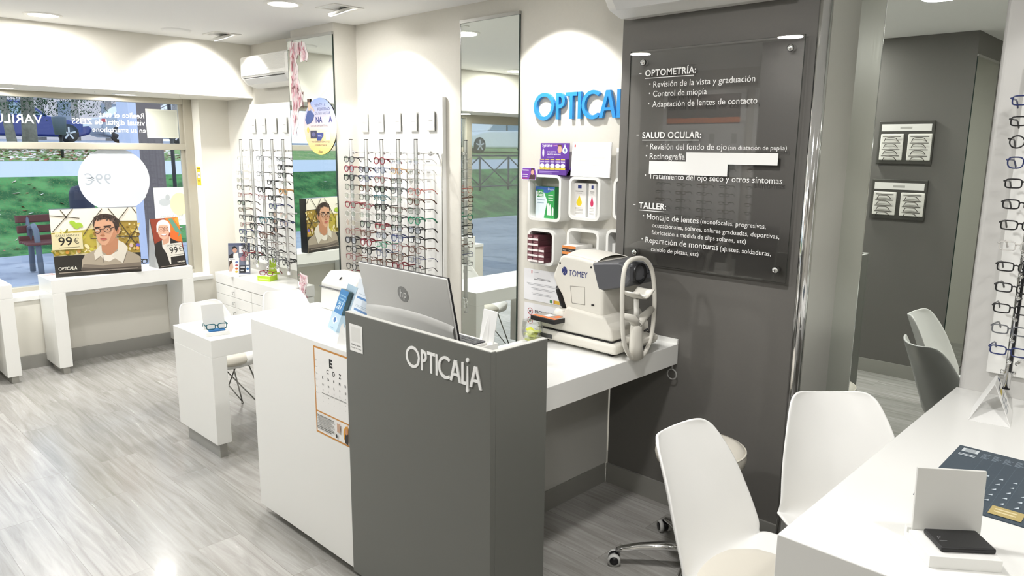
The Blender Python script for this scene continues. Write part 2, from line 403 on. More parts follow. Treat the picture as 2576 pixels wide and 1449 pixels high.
def f_miop(a):
    a.rect(0, 0, 1, 1, 'dde1de'); a.ell(.78, .55, .3, .3, 'e6deb4', 24); a.ell(.32, .62, .18, .1, 'b9bfc2'); a.ell(.42, .74, .07, .08, 'b3b9bc')
    a.text('Frena la miopía,', .86, .22, .72, 'a9b0b4', flip=True); a.text('no su futuro', .80, .12, .52, 'a9b0b4', flip=True)
onglass('window_poster', 393, 470, 466, 570, 'pale poster on the window glass beside the frame, Frena la miopía reversed', 'poster', f_miop, DEC)
def f_sq(a): a.rect(0, 0, 1, 1, 'd3d4c6'); a.rect(.05, .05, .95, .95, 'c9cbbd')
onglass('window_decal', 371, 277, 445, 347, 'square pale beige decal at the top right of the window', 'decal', f_sq, DEC)
def glasstext(lines, label, col='eff1ee'):
    b0 = [hx(u, v, XD1) for _, u, v, _ in lines]; o = Vector((XD1, min(p.y for p in b0)-1.2, min(p.z for p in b0)-.05))
    th_ = thing('window_lettering', label, 'lettering', o)
    for t, u, v, u1 in lines:
        ar = Art(o, (0, 2, 0), (0, 0, .4)); p = hx(u, v, XD1); q = hx(u1, v, XD1); ar.text(t, (p.y-o.y)/2, (p.z-o.z)/.4, abs(p.y-q.y)/2, col, flip=True, bold=.004); ar.build('text_line', th_)
glasstext([('Realice el test', 363, 298, 250), ('visual digital de ZEISS', 365, 316, 182), ('en su smartphone', 367, 334, 233)], 'three reversed lines of white lettering on the window, Realice el test visual digital')
glasstext([('VARILUX', 108, 311, -44)], 'large single line of reversed white capital letters across the upper left window pane')
# yellow sticker on the reveal
st = Art((XW-.135, 2.7985, hy(483, 470, 2.7985).z), (.10, 0, 0), (0, 0, .19))
st.rect(0, 0, 1, 1, 'f4f1e6'); st.rect(.08, .1, .9, .98, 'efc436'); st.rect(.22, .45, .8, .72, 'f3efe6'); st.ell(.5, .58, .14, .07, '5a5570'); st.rect(.2, .86, .8, .9, '7a6428'); st.rect(.25, .3, .7, .33, '8a6d22')
tag(st.build('wall_sticker'), 'yellow notice sticker on the white reveal right of the window', 'sticker')

# ================================================================== LAMPS
def round_lamp(x, y, z, label, e=32, r=.10, light=True):
    t = thing('ceiling_downlight', label, 'ceiling lamp', (x, y, z))
    MB().lathe([(r*.86, -.002), (r*.88, -.007), (r, -.007), (r*1.12, -.003), (r*1.13, 0)], (x, y, z), 36).build('rim', WPLAST, t)
    MB().lathe([(0, -.004), (r*.87, -.004), (r*.87, -.001)], (x, y, z), 36).build('diffuser', EMIT, t)
    if light: lamp_light('AREA', (x, y, z-.012), e, size=r*1.7)
    return t
def square_lamp(x, y, z, label, e=60, tgt=None):
    t = thing('square_spotlight', label, 'ceiling lamp', (x, y, z))
    s = .105
    b = MB()
    for a0, b0, a1, b1 in ((-s, -s, s, -s*.75), (-s, s*.75, s, s), (-s, -s*.75, -s*.75, s*.75), (s*.75, -s*.75, s, s*.75)): b.box((x+a0, y+b0, z-.006), (x+a1, y+b1, z))
    b.build('frame', WPLAST, t)
    tg = Vector(tgt) if tgt else Vector((x, y+.3, z-1)); d = (tg-Vector((x, y, z))).normalized(); c = Vector((x, y, z-.012))
    MB().tube([c-d*.0, c+d*.018], .075, 24).build('lamp_head', WPLAST, t)
    MB().tube([c+d*.0181, c+d*.0215], .066, 24).build('diffuser', EMIT, t)
    lamp_light('SPOT', c+d*.03, e, target=tg, angle=math.radians(92), blend=.18, size=.06)
    return t
round_lamp(-5.70, 1.47, ZC, 'round ceiling lamp in front of the window soffit', 16)
round_lamp(-4.156, 2.327, ZC, 'round ceiling lamp in front of the pillar mirror', 20)
round_lamp(-1.26, 1.60, ZC, 'round ceiling lamp over the chairs, seen in the tall mirror', 24)
round_lamp(-2.435, .42, ZC, 'round ceiling lamp reflected at the right of the clear sign', 26)
round_lamp(-3.83, .285, ZC, 'round ceiling lamp reflected at the left of the clear sign', 19)
round_lamp(-5.69, .209, ZC, 'round ceiling lamp reflected in the mirror by the blue letters', 20)
round_lamp(.35, 1.6, ZC, 'round ceiling lamp over the right hand desk', 10)
square_lamp(-.05, 2.45, ZC, 'square spotlight added to brighten the panel wall of the right hand display', 15, (-.1, YM-.03, 1.3))  # unseen spot, added because the pale panel wall came out too dark
for k_, x_ in enumerate((-3.95, -3.15)): square_lamp(x_, -.72, ZC, 'square spotlight added to brighten the %s display on the opposite wall' % ('far', 'near')[k_], 55, (x_, YR, 1.5))  # added pair, lifts the opposite displays mirrored in the clear sign
round_lamp(.1, -.35, ZC, 'round lamp added behind the camera as unseen fill light', 22)  # added fill out of view, lights panel wall and chair fronts
square_lamp(-4.011, 2.62, ZC, 'square ceiling spotlight nearest the pillar mirror', 44, (-3.95, YB, 1.45))
square_lamp(-5.605, 2.62, ZC, 'square ceiling spotlight above the air conditioner by the window', 38, (-5.62, YB, 1.45))
square_lamp(-2.62, 2.62, ZC, 'square ceiling spotlight above the blue letters', 44, (-2.6, YB, 1.45))
for (x, y), l, lit in (((-6.425, 2.179), 'round lamp under the soffit above the window, right one', 1), ((-6.46, 1.36), 'round lamp under the soffit at the left edge of the photo', 1), ((-6.43, .28), 'round lamp under the soffit seen in the mirror by the blue letters', 1)):
    round_lamp(x, y, 2.10, l, 11, .085)
cap = MB().lathe([(0, -.012), (.085, -.012), (.10, -.008), (.105, 0)], (-5.667, 2.308, ZC), 36).build('ceiling_disc', CEIL)
tag(cap, 'blank round white cap in the ceiling by the window', 'ceiling disc')
for x_, v_ in ((238, 229), (452, 240)):
    p = hz(x_, v_, 2.10); o = MB().tube([(p.x, p.y, 2.10), (p.x, p.y, 2.088), (p.x+.006, p.y, 2.082), (p.x+.008, p.y, 2.088)], .0022, 6).build('ceiling_hook', CHROME)
    tag(o, 'small metal hook in the soffit ' + ('left' if x_ < 300 else 'right') + ' of the lamp over the window', 'hook', 'hooks in the soffit')
# wall washer scallops on the soffit front come from these two
lamp_light('SPOT', (-5.70, 1.47, ZC-.02), 60, target=(-6.03, 1.47, 2.0), angle=math.radians(100), blend=.5, size=.12)
lamp_light('SPOT', (-5.605, 2.62, ZC-.03), 75, target=(-6.03, 2.55, 2.05), angle=math.radians(95), blend=.3, size=.1)

# ================================================================== MIRRORS
def mirror(name, x0, x1, z0, z1, y, label, rot=0.0, cut=None):
    t = thing(name, label, 'mirror', ((x0+x1)/2, y, z0), rot); hw = (x1-x0)/2; h = z1-z0
    MB().box((-hw, -.001, 0), (hw, .006, h)).build('mirror_glass', MIRR, t, local=True)
    MB().box((hw, -.002, 0), (hw+.004, .007, h)).box((-hw-.002, -.002, 0), (-hw, .007, h)).build('glass_edge', MEDGE, t, local=True)
    MB().box((-hw-.006, -.008, h), (hw+.006, .009, h+.018)).build('top_rail', SATIN, t, local=True)
    return t
MROT = math.radians(1.5)
mirror('wall_mirror', -5.063, -4.497, .12, 2.452, YPIL-.0175, 'tall mirror on the pillar with blossom and oval stickers', rot=MROT)
mirror('wall_mirror', -3.395, -2.918, .12, 2.425, YB-.009, 'tall narrow mirror on the back wall left of the blue letters')
t = thing('wall_mirror', 'tall mirror between steel jamb and panel wall, reflecting chairs', 'mirror', ((XJ+XD)/2, YM-.004, 0))
MB().box((XJ, YM-.005, .0), (XD+.02, YM, ZC)).build('mirror_glass', MIRR, t)
t = thing('wall_mirror', 'mirror on the end of the dark pillar, seen inside the tall mirror', 'mirror', (PX1+.004, PY1-.3, 0))
MB().box((PX1, PY1-.62, .02), (PX1+.006, PY1-.004, 2.36)).build('mirror_glass', MIRR, t); MB().box((PX1, PY1-.004, .02), (PX1+.006, PY1, 2.36)).build('glass_edge', MEDGE, t); MB().box((PX1, PY1-.62, 2.36), (PX1+.008, PY1, 2.375)).build('top_rail', SATIN, t)

# blossom stickers and oval sticker on the pillar mirror
YS = YPIL-.0193
def on_mirror(o):
    c = Vector(((-5.063-4.497)/2, YPIL-.0175, 0)); d = o.location-c; d.z = 0; r_ = Matrix.Rotation(MROT, 3, 'Z') @ d
    o.location = (c.x+r_.x, c.y+r_.y, o.location.z); o.rotation_euler = (0, 0, MROT); return o
def mirror_sticker(name, pts, label, seed, fn=None):
    P = [hy(u, v, YS) for u, v in pts]; x0, x1 = min(p.x for p in P), max(p.x for p in P); z0, z1 = min(p.z for p in P), max(p.z for p in P)
    a = Art((x0, YS, z0), (x1-x0, 0, 0), (0, 0, z1-z0)); q = [((p.x-x0)/(x1-x0), (p.z-z0)/(z1-z0)) for p in P]
    a.poly(q, 'f3eceb'); r = random.Random(seed)
    def inside(x, y):
        c = False
        for i in range(len(q)):
            (xa, ya), (xb, yb) = q[i-1], q[i]
            if (ya > y) != (yb > y) and x < (xb-xa)*(y-ya)/(yb-ya)+xa: c = not c
        return c
    n = 0; asp = (x1-x0)/(z1-z0)
    while n < 150:
        x, y = r.random(), r.random()
        if not inside(x, y) or not all(inside(x+dx, y+dy) for dx, dy in ((.08, 0), (-.08, 0), (0, .015), (0, -.015))): continue
        a.ell(x, y, r.uniform(.02, .07), r.uniform(.02, .07)*asp, r.choice(['e9c3cc', 'e2adb9', 'f6dfe2', 'dca0ae', 'b86a78', 'f0d3d8', '8c4a50']), 7, r.random()*3); n += 1
    return tag(on_mirror(a.build(name)), label, 'sticker')
def zs(l): return [(720+x/4.525, 80+y/4.528) for x, y in l]
mirror_sticker('blossom_sticker', zs([(48, 118), (212, 118), (225, 185), (252, 262), (240, 330), (200, 322), (172, 348), (160, 330), (170, 270), (138, 248), (118, 330), (142, 400), (140, 520), (152, 560), (180, 700), (196, 720), (186, 840), (150, 870), (138, 1000), (146, 1060), (126, 1120), (120, 1190), (96, 1205), (84, 1060), (70, 760), (56, 420)]), 'tall pink cherry blossom sticker along the left of the pillar mirror', 3)
mirror_sticker('blossom_sticker', [(756, 683), (763, 690), (774, 693), (776, 712), (770, 722), (768, 735), (774, 752), (773, 764), (757, 764)], 'small pink blossom sticker low on the pillar mirror', 5)
c0 = hy(804, 318, YS-.003); rx, rz = .205, .198
ov = Art((c0.x-rx, YS-.003, c0.z-rz), (2*rx, 0, 0), (0, 0, 2*rz))
for i in range(24):   # the print fades from blue to amber
    y0, y1 = i/24, (i+1)/24; k = i/23
    cA, cB, cC = (244, 205, 110), (226, 208, 205), (140, 160, 214)
    c = [(p+(q-p)*k*2 if k < .5 else q+(r_-q)*(k-.5)*2)/255 for p, q, r_ in zip(cA, cB, cC)]
    def hw(y): return .5*math.sqrt(max(0, 1-(2*y-1)**2))
    pts = [(.5-hw(y0), y0), (.5+hw(y0), y0), (.5+hw(y0+.5/24), y0+.5/24), (.5+hw(y1), y1), (.5-hw(y1), y1), (.5-hw(y0+.5/24), y0+.5/24)]
    ov.poly([p for j, p in enumerate(pts) if p != pts[j-1]], [v for v in c], same=i > 0)
for t_, u, v, w_, c, b in (('SIENTE LA', .36, .845, .33, '3b4470', 0), ('FELICIDAD', .45, .775, .36, '28336a', .02), ('DE NO NOTAR', .37, .705, .46, '3b4470', 0), ('NA', .38, .57, .20, '27317a', .03), ('A', .77, .57, .11, '27317a', .03), ('CON LAS LENTILLAS TOTAL', .22, .50, .52, '4b4a66', 0), ('TAN CÓMODAS COMO SI NO', .22, .215, .56, '4a4550', 0), ('LLEVARAS NADA', .33, .155, .36, '4a4550', 0), ('Alcon', .43, .04, .14, '2a2a2a', .02)):
    ov.text(t_, u, v, w_, c, bold=b)
ov.ell(.68, .60, .055, .075, 'bfe0e6', 20); ov.rect(.20, .29, .40, .43, '2e2a4c'); ov.rect(.40, .25, .60, .39, '2c3a86'); ov.poly([(.60, .25), (.60, .34), (.52, .25)], 'f0d48a'); ov.ell(.30, .36, .06, .04, '5d5a8a'); ov.text('TOTAL', .43, .32, .12, 'e8e8f4'); ov.ell(.13, .44, .035, .05, 'e6c65e'); ov.rect(.68, .26, .80, .40, 'f4f1ee')
ov.poly([(.05, .62), (.14, .78), (.22, .80), (.34, .70), (.30, .62), (.22, .56), (.10, .54)], '2f4a8c'); ov.poly([(.15, .78), (.23, .78), (.25, .88), (.20, .93), (.15, .88)], 'd9b59c'); ov.poly([(.23, .88), (.36, .78), (.34, .76), (.22, .84)], 'd9b59c'); ov.ell(.19, .945, .035, .045, 'd4a98e'); ov.poly([(.14, .99), (.23, .99), (.24, .86), (.225, .93), (.16, .93), (.145, .86)], '4a2c22')
tag(on_mirror(ov.build('oval_sticker')), 'oval sticker fading from blue to amber on the pillar mirror, NADA', 'sticker')

# ================================================================== AIR CONDITIONERS
def aircon(x0, x1, y0, y1, z0, z1, label):
    t = thing('air_conditioner', label, 'air conditioner', ((x0+x1)/2, y1, z0)); d = y1-y0; h = z1-z0
    prof = [(y1, z0+.02*h), (y0+.62*d, z0), (y0+.22*d, z0+.10*h), (y0, z0+.34*h), (y0, z0+.97*h), (y0+.08*d, z1), (y1, z1)]
    MB().prism(prof, lambda a, b: (x0, a, b), lambda a, b: (x1, a, b)).build('housing', WPLAST, t, bevel=.012, seg=3)
    g = MB()
    for i in range(15): z = z0+h*(.50+.44*i/14); g.box((x0+.03, y0-.004, z-.0022), (x1-.05, y0+.002, z+.0022))
    g.build('grille', WPLAST, t)
    MB().box((x0+.02, y0-.006, z0+.36*h), (x1-.045, y0+.002, z0+.46*h)).build('front_band', WPLAST, t, bevel=.002)
    p0, p1 = Vector((0, y0+.02*d, z0+.31*h)), Vector((0, y0+.24*d, z0+.105*h)); n = Vector((0, p0.z-p1.z, p1.y-p0.y)).normalized()*-.004
    fl = MB(); a, b = p0+(p1-p0)*.12, p0+(p1-p0)*.95
    fl.add([(x0+.05, a.y, a.z-.0), (x1-.08, a.y, a.z), (x1-.08, b.y, b.z), (x0+.05, b.y, b.z), (x0+.05, a.y-.006, a.z-.006), (x1-.08, a.y-.006, a.z-.006), (x1-.08, b.y-.006, b.z-.006), (x0+.05, b.y-.006, b.z-.006)], [(0, 1, 2, 3), (7, 6, 5, 4), (0, 4, 5, 1), (1, 5, 6, 2), (2, 6, 7, 3), (3, 7, 4, 0)])
    fl.build('air_flap', mat('flap_grey', 'd5d5d3', .4), t)
    MB().box((x0+.04, p0.y-.004, p0.z-.006), (x1-.07, p0.y+.004, p0.z-.002)).build('outlet_gap', DARK, t)
    return t
aircon(-5.83, -5.075, YB-.20, YB, 2.165, 2.40, 'white wall air conditioner between the soffit and the pillar')
aircon(-2.10, -1.30, YP-.21, YP, 2.285, 2.53, 'white air conditioner at the top of the dark grey wall')

# ================================================================== EYEGLASSES
FRAMEC = {'k': ('black', '1c1c1e'), 'r': ('dark red', '7a1f2b'), 'b': ('navy blue', '2a3566'), 'n': ('brown', '5a3524'), 'g': ('green', '1f7d5c'), 'c': ('clear', 'd8d5d0'), 't': ('teal', '1f5f6b'), 'a': ('amber', 'b98a52'), 'o': ('red orange', 'b5402f'), 's': ('grey', '6c6e72')}
def rim_loop(kind, w_, h_, n=22):
    pts = []
    for i in range(n):
        a = 2*PI*i/n; c, s = math.cos(a), math.sin(a)
        if kind == 'round': x, z = c, s
        elif kind == 'rectangular': e = .5; x, z = math.copysign(abs(c)**e, c), math.copysign(abs(s)**e, s)
        elif kind == 'cat-eye': e = .75; x, z = math.copysign(abs(c)**e, c), math.copysign(abs(s)**e, s); z += .18*max(0, x)*max(0, z+.4)
        else: e = .72; x, z = math.copysign(abs(c)**e, c), math.copysign(abs(s)**e, s); x *= 1+.07*z
        pts.append((x*w_/2, z*h_/2))
    return pts
_gp = {}
def glasses_proto(kind, col, thick=.0022, tagged=True):
    """eyeglasses facing -y, bridge at the origin, temples running to +y"""
    key = (kind, col, thick, tagged)
    if key in _gp: return _gp[key]
    dims = {'round': (.046, .043), 'rectangular': (.051, .032), 'cat-eye': (.051, .038), 'rounded': (.049, .040)}[kind]
    t = thing('eyeglasses', '', 'eyeglasses', (0, 0, 0)); m = mat('frame_'+FRAMEC[col][0].replace(' ', '_'), FRAMEC[col][1], .22, alpha=.55 if col == 'c' else 1)
    pl = rim_loop(kind, *dims); cx = .0335; f = MB()
    for s in (-1, 1):
        f.tube([(s*(cx+x), .0015*abs(x)/.025, z) for x, z in pl], thick, 6, closed=True)
        xo = cx+dims[0]/2; f.tube([(s*(xo-.002), .0, dims[1]*.22), (s*(xo+.005), .003, dims[1]*.27), (s*(xo+.0065), .010, dims[1]*.27)], thick*1.1, 6)
    xi = cx-dims[0]/2
    f.tube([(-xi-.001, 0, dims[1]*.16), (0, -.001, dims[1]*.25), (xi+.001, 0, dims[1]*.16)], thick*1.1, 6)
    f.build('frame_front', m, t, local=True)
    for s in (-1, 1):
        l = MB(); l.add([(s*(cx+x*.97), .0012, z*.97) for x, z in pl], [tuple(range(len(pl))) if s < 0 else tuple(range(len(pl)))[::-1]]); l.build('lens', LENSM, t, local=True)
        xt = xo+.006; zt = dims[1]*.27
        MB().tube([(s*xt, .010, zt), (s*(xt-.001), .06, zt), (s*(xt-.003), .098, zt-.001), (s*(xt-.004), .115, zt-.008), (s*(xt-.005), .136, zt-.028)], [thick*.85, thick*.85, thick*.9, thick*1.15, thick*1.25], 6, flat=1.5).build('temple', m, t, local=True)
    if tagged: MB().box((xt-.0005, .055, zt-.018), (xt+.0005, .082, zt-.008)).tube([(xt, .056, zt), (xt, .056, zt-.010)], .0006, 4).build('price_tag', WHITE, t, local=True)
    _gp[key] = t; t['_spare'] = 1
    return t
def put_glasses(kind, col, loc, rz, label, group=None, thick=.0022, tagged=True):
    p = glasses_proto(kind, col, thick, tagged)
    if p.get('_spare'):
        del p['_spare']; o = p; o.location = loc; o.rotation_euler = (0, 0, rz); o['label'] = label
        if group: o['group'] = group
        return o
    o = dup(p, loc, rz, label)
    if group: o['group'] = group
    elif 'group' in o: del o['group']
    return o
ROD = mat('rod_aluminium', 'c9c9c6', .35, metal=.3); RODE = mat('rod_dark_edge', '4a4844', .4)
KINDS = ['rounded', 'round', 'rounded', 'cat-eye', 'rectangular']
def display(x0, x1, zb, zt_, xs, ztop, zbot, zrow, pitch, cols, label, group, where, cards, zrail, railend, cardz, seed):
    yb = YB-.03; YG = 2.83; YRL = 2.975; r = random.Random(seed)
    t = thing('eyewear_display', label, 'eyewear display', ((x0+x1)/2, YB, zb))
    MB().box((x0, yb, zb), (x1, YB, zt_)).build('back_board', mat('white_back_board', 'f2f2ef', .35), t, bevel=.003)
    for i, (u, txt) in enumerate(cards):
        p = hy(u, 310, yb-.012); w2 = .036
        MB().box((p.x-w2, yb-.014, cardz-.058), (p.x+w2, yb-.011, cardz+.062)).box((p.x-w2, yb-.014, cardz-.061), (p.x+w2, yb, cardz-.058)).box((p.x-w2, yb-.004, cardz-.058), (p.x+w2, yb, cardz+.062)).build('card_holder', mat('smoked_holder', 'b4b4af', .3), t)
        a = Art((p.x-w2*.92, yb-.0147, cardz-.054), (w2*1.84, 0, 0), (0, 0, .112)); a.rect(0, 0, 1, 1, 'c2c2bd'); (a.text(txt, .5, .46, .62, '55554f', align='c') if txt else a.rect(.22, .49, .78, .535, '8d8d88')); a.build('brand_card', t)
    for j, x in enumerate(xs):
        rd = MB().box((x-.004, YG+.012, zbot), (x+.018, YG+.022, ztop)); rd.mt(1).box((x-.0075, YG+.011, zbot+.0), (x-.004, YG+.023, ztop)).box((x-.0075, YG+.011, ztop), (x+.018, YG+.023, ztop+.006)); rd.mt(2).cyl((x+.006, YG+.017, zbot-.005), (x+.006, YG+.017, zbot+.085), .014, 16)
        rod = rd.build('rod', [ROD, RODE, CHROME], t)
        hk = MB()
        for i in range(len(cols[j])+1):
            z = zrow-pitch*i+.004
            hk.tube([(x+.006, YG+.012, z), (x-.02, YG+.006, z+.004), (x-.034, YG+.004, z+.002), (x-.034, YG+.004, z-.02)], .0011, 5).tube([(x+.018, YG+.017, z+.006), (x+.072, YG+.02, z+.006)], .0011, 5)
        hk.build('hook', mat('hook_steel', 'a4a29c', .3, metal=.7), rod)
        MB().tube([(x+.092, yb-.05, zbot+.1), (x+.092, yb-.05, zrail)], .003, 6).build('rear_rod', mat('thin_steel', '8d8b85', .3, metal=.8), t)
    for z in (zrail, zbot+.09):
        rl = MB().tube([(xs[0]+.005, YRL, z), (railend, YRL, z)], .0042, 10)
        for x in xs: rl.lathe([(0, -.012), (.010, -.012), (.012, 0), (.010, .012), (0, .012)], (x+.01, YG+.03, z), 14, 'x').tube([(x+.007, YG+.02, z), (x+.007, YRL, z)], .004, 8)
        rl.build('rail', CHROME, t)
        so = MB().tube([(railend, YRL, z), (railend, yb, z)], .006, 10).lathe([(0, -.018), (.014, -.013), (.018, 0), (.014, .013), (0, .018)], (railend, YRL, z), 16, 'x').lathe([(0, -.03), (.008, -.03), (.02, 0)], (railend, yb, z), 16, 'y')
        so.build('standoff', CHROME, t)
    for j, c in enumerate(cols):
        for i, ch in enumerate(c):
            if ch == '.': continue
            kd = r.choice(KINDS) if ch != 'c' else r.choice(['round', 'rounded'])
            if ch == 'o': kd = 'round'
            lab = '%s %s eyeglasses, %s slot down, %s rod from the left %s' % (FRAMEC[ch][0], kd, ORD[i], ORD[j], where)
            put_glasses(kd, ch, (xs[j]-.002+r.uniform(-.003, .003), YG+r.uniform(-.004, .003), zrow-pitch*i+r.uniform(-.003, .003)), r.uniform(-.07, .05), lab, group, r.choice([.0015, .0021, .0026, .0031]) if ch != 'c' else .0013)
    return t
zr2 = hy(1030, 411, 2.83).z; xs2 = [hy(u, 400, 2.842).x for u in (881, 919, 958, 999.5, 1043.5)]
pitch2 = (hy(1043, 411, 2.83).z-hy(1055, 684, 2.83).z)/11.0
display(hy(900, 255, YB-.03).x, hy(1113, 250, YB-.03).x, .55, hy(1000, 250, YB-.03).z, xs2, hy(957, 352, 2.84).z, .62, zr2+.012, pitch2,
        ['krkkcrccrkkrkr', '.kbnkrcknrkn.c', 'rbrktkkrkgbn', 'cakscnkkbrnr', 'cccoekgkknbk'.replace('e', 'n')], 'white board of five eyeglass rods on the wall behind the monitor', 'eyeglasses on the display behind the monitor', 'behind the monitor',
        [(918, 'TOUS'), (957, None), (1000, None), (1040, None), (1084, None)], hy(957, 384, 2.975).z, hy(1084, 389, 2.975).x, hy(957, 309, YB-.04).z, 11)
zr1 = hy(597, 396, 2.83).z; xs1 = [hy(u, 375, 2.842).x for u in (603.5, 630, 656, 682.5, 710)]
pitch1 = (hy(601, 396, 2.83).z-hy(612, 640, 2.83).z)/13.15
display(hy(628, 262, YB-.03).x, hy(756, 250, YB-.03).x-.0, .66, hy(690, 259, YB-.03).z, xs1, hy(656, 352, 2.84).z, hy(725, 690, 2.84).z, zr1, pitch1,
        ['..cckrknkrbkkr', '........kkkckk', 's.k.kr..t.nkkk', '...k.kbkkkknks', 'kkkca..cb...ck'], 'white board of five eyeglass rods on the wall beside the window', 'eyeglasses on the display beside the window', 'beside the window',
        [(637, None), (662, None), (690, None), (716, None)], hy(656, 378, 2.975).z, hy(748, 381, 2.975).x, hy(680, 316, YB-.04).z, 23)

# right-hand display above the desk
YQ = YM-.03
t = thing('eyewear_display', 'narrow white board with one chrome eyeglass rod above the right desk', 'eyewear display', (-.42, YQ, .92))
xl = -.548
bl = hy(2480, 935, YQ-.02)
MB().box((bl.x, YQ-.02, bl.z), (bl.x+.42, YQ, 2.0)).build('back_board', mat('white_back_board', 'f2f2ef', .35), t, bevel=.003)
xr = hy(2541, 905, YQ-.15).x; zb_ = hy(2534, 977, YQ-.15).z
rd = MB().cyl((xr, YQ-.15, zb_), (xr, YQ-.15, 2.0), .011, 20); rd.mt(1).box((xr+.002, YQ-.1615, zb_+.06), (xr+.010, YQ-.156, 2.0)); rd.mt(1).cyl((xr, YQ-.15, zb_-.003), (xr, YQ-.15, zb_), .0115, 20)
rod = rd.build('rod', [CHROME, BLACK], t)
sc_ = MB()
for s in (-1, 1): sc_.tube([(xr+s*.012, YQ-.15, zb_+.055), (xr+s*.022, YQ-.15, zb_+.055)], .009, 12)
sc_.tube([(xr+.02, YQ-.15, zb_+.09), (xr+.03, YQ, zb_+.09)], .006, 10).lathe([(0, -.02), (.02, -.02), (.022, 0)], (xr+.03, YQ, zb_+.09), 16, 'y')
sc_.build('clamp', CHROME, t)
rowz = [1.018+.0735*i for i in range(13)]
for z in rowz: hk = MB(); hk.tube([(xr, YQ-.16, z-.012), (xr, YQ-.19, z-.006), (xr, YQ-.195, z+.002)], .0022, 6); hk.lathe([(0, -.007), (.007, -.007), (.008, 0), (.007, .007), (0, .007)], (xr, YQ-.163, z-.012), 10, 'y'); hk.build('hook', CHROME, rod)
YQG = YQ-.175
for i, (z, kd, ch) in enumerate(zip(rowz, ['rectangular', 'rectangular', 'rectangular', 'rectangular', 'rectangular', 'rectangular', 'rectangular', 'rectangular', 'rectangular', 'rounded', 'round', 'rectangular', 'rectangular'], 'bskkkckkkbkkb')):
    e = hy(2486+4.6*i+(2 if i > 7 else 0), 870-53*i, YQG)
    zz = hy(2512+4.6*i, 880-52.3*i, YQG).z
    go = put_glasses(kd, ch, (e.x+.060, YQG, zz), .06*(-1)**i*.5, '%s %s eyeglasses, %s from the bottom on the chrome rod above the right desk' % (FRAMEC[ch][0], kd, ORD[i]), 'eyeglasses on the rod above the right desk', .0026, False); go.scale = (.9, .9, .9)

# two grey boards of rimless eyeglasses on the dark pillar (seen in the tall mirror)
yv = PY1+.002
for nm, (u0, v0, u1, v1) in (('upper', (2217, 305, 2343, 415)), ('lower', (2199, 449, 2325, 556))):
    a, b = hy(u0, v0, 2*YM-yv), hy(u1, v1, 2*YM-yv); x0, x1, z1, z0 = a.x, b.x+.005, a.z, b.z
    t = thing('rimless_display', nm + ' dark tray of rimless eyeglasses on the dark pillar, seen in the tall mirror', 'eyewear display', ((x0+x1)/2, yv, z0))
    MB().box((x0, yv, z0), (x1, yv+.022, z1)).build('tray', mat('tray_dark', '45443f', .5), t, bevel=.006)
    w2 = (x1-x0)/2
    ar = Art((x1-.02, yv+.0232, z1-.075), (-(x1-x0-.04), 0, 0), (0, 0, .05)); ar.rect(0, 0, 1, 1, 'eceae6'); ar.rect(.38, .3, .62, .62, 'b5b3ae'); ar.build('title_strip', t)
    for k in (0, 1):
        xa = x0+.02+k*w2; pn = MB().box((xa, yv+.02, z0+.03), (xa+w2-.03, yv+.03, z1-.095)); cardp = pn.build('card', mat('tray_card', 'e9e7e0', .5), t, bevel=.008)
        for i in range(4):
            hc_ = z1-z0-.125; zc = z1-.095-(i+.42)*hc_/4.1; xm = xa+(w2-.03)/2; f = MB(); y_ = yv+.036; h_ = .05
            f.tube([(xm-.062, y_, zc), (xm+.062, y_, zc)], .0022, 5); f.tube([(xm-.05, y_+.004, zc-.035), (xm-.035, y_+.02, zc-.012), (xm-.02, y_+.02, zc-.008), (xm+.02, y_+.02, zc-.008), (xm+.035, y_+.02, zc-.012), (xm+.05, y_+.004, zc-.035)], .0025, 5)
            o = f.build('rimless_eyeglasses', mat('rimless_metal', '4a463f', .35, metal=.6))
            tag(o, 'rimless eyeglasses, %s down on the %s card of the %s tray in the tall mirror' % (ORD[i], ('right', 'left')[1-k] if False else ('left', 'right')[k], nm), 'eyeglasses', 'rimless eyeglasses on the dark pillar')

# ================================================================== FURNITURE
def console(y0, y1, label):
    """white bridge table under the window"""
    x0, x1, zt_, th = -6.45, -6.10, .721, .10
    t = thing('console_table', label, 'console table', ((x0+x1)/2, (y0+y1)/2, 0))
    MB().box((x0, y0, zt_-th), (x1, y1, zt_)).build('table_top', LAMIN, t, bevel=.002)
    for a, b in ((y0, y0+.088), (y1-.088, y1)):
        MB().box((x0, a, .052), (x1, b, zt_-th)).build('leg', LAMIN, t, bevel=.002)
        MB().box((x0+.06, a+.025, 0), (x1-.012, b-.02, .052)).build('plinth', SATIN, t)
    return t
console(1.446, 2.479, 'white bridge table under the window, carrying two framed adverts')
console(.41, 1.204, 'white bridge table cut off by the left edge of the photo')

ZK = .722
# man advert box
pa, pb = hz(141, 698, ZK), hz(356, 682, ZK); dx = (pb-pa).normalized(); dn_ = Vector((dx.y, -dx.x, 0))   # towards the room
if dn_.x < 0: dn_ = -dn_
hp = 1.227-ZK; wp = (pb-pa).length; th = .085
t = thing('advert_box', 'large advert box of a young man with glasses on the window table', 'advert', pa+dx*wp/2-dn_*th/2)
MB().obox(pa+dx*wp/2-dn_*th/2+Vector((0, 0, hp/2)), dx*wp, dn_*th, Vector((0, 0, hp))).build('box', BLACK, t, bevel=.002)
ar = Art(pa+dn_*.0006+Vector((0, 0, .0)), dx*wp, Vector((0, 0, hp)), corners=[(196, 175), (1622, 120), (1704, 1160), (312, 1290)])
def cirp(x, y, rx, ry, a0=0, a1=360, n=20): return [(x+rx*math.cos(math.radians(a0+(a1-a0)*i/n)), y+ry*math.sin(math.radians(a0+(a1-a0)*i/n))) for i in range(n+1)]
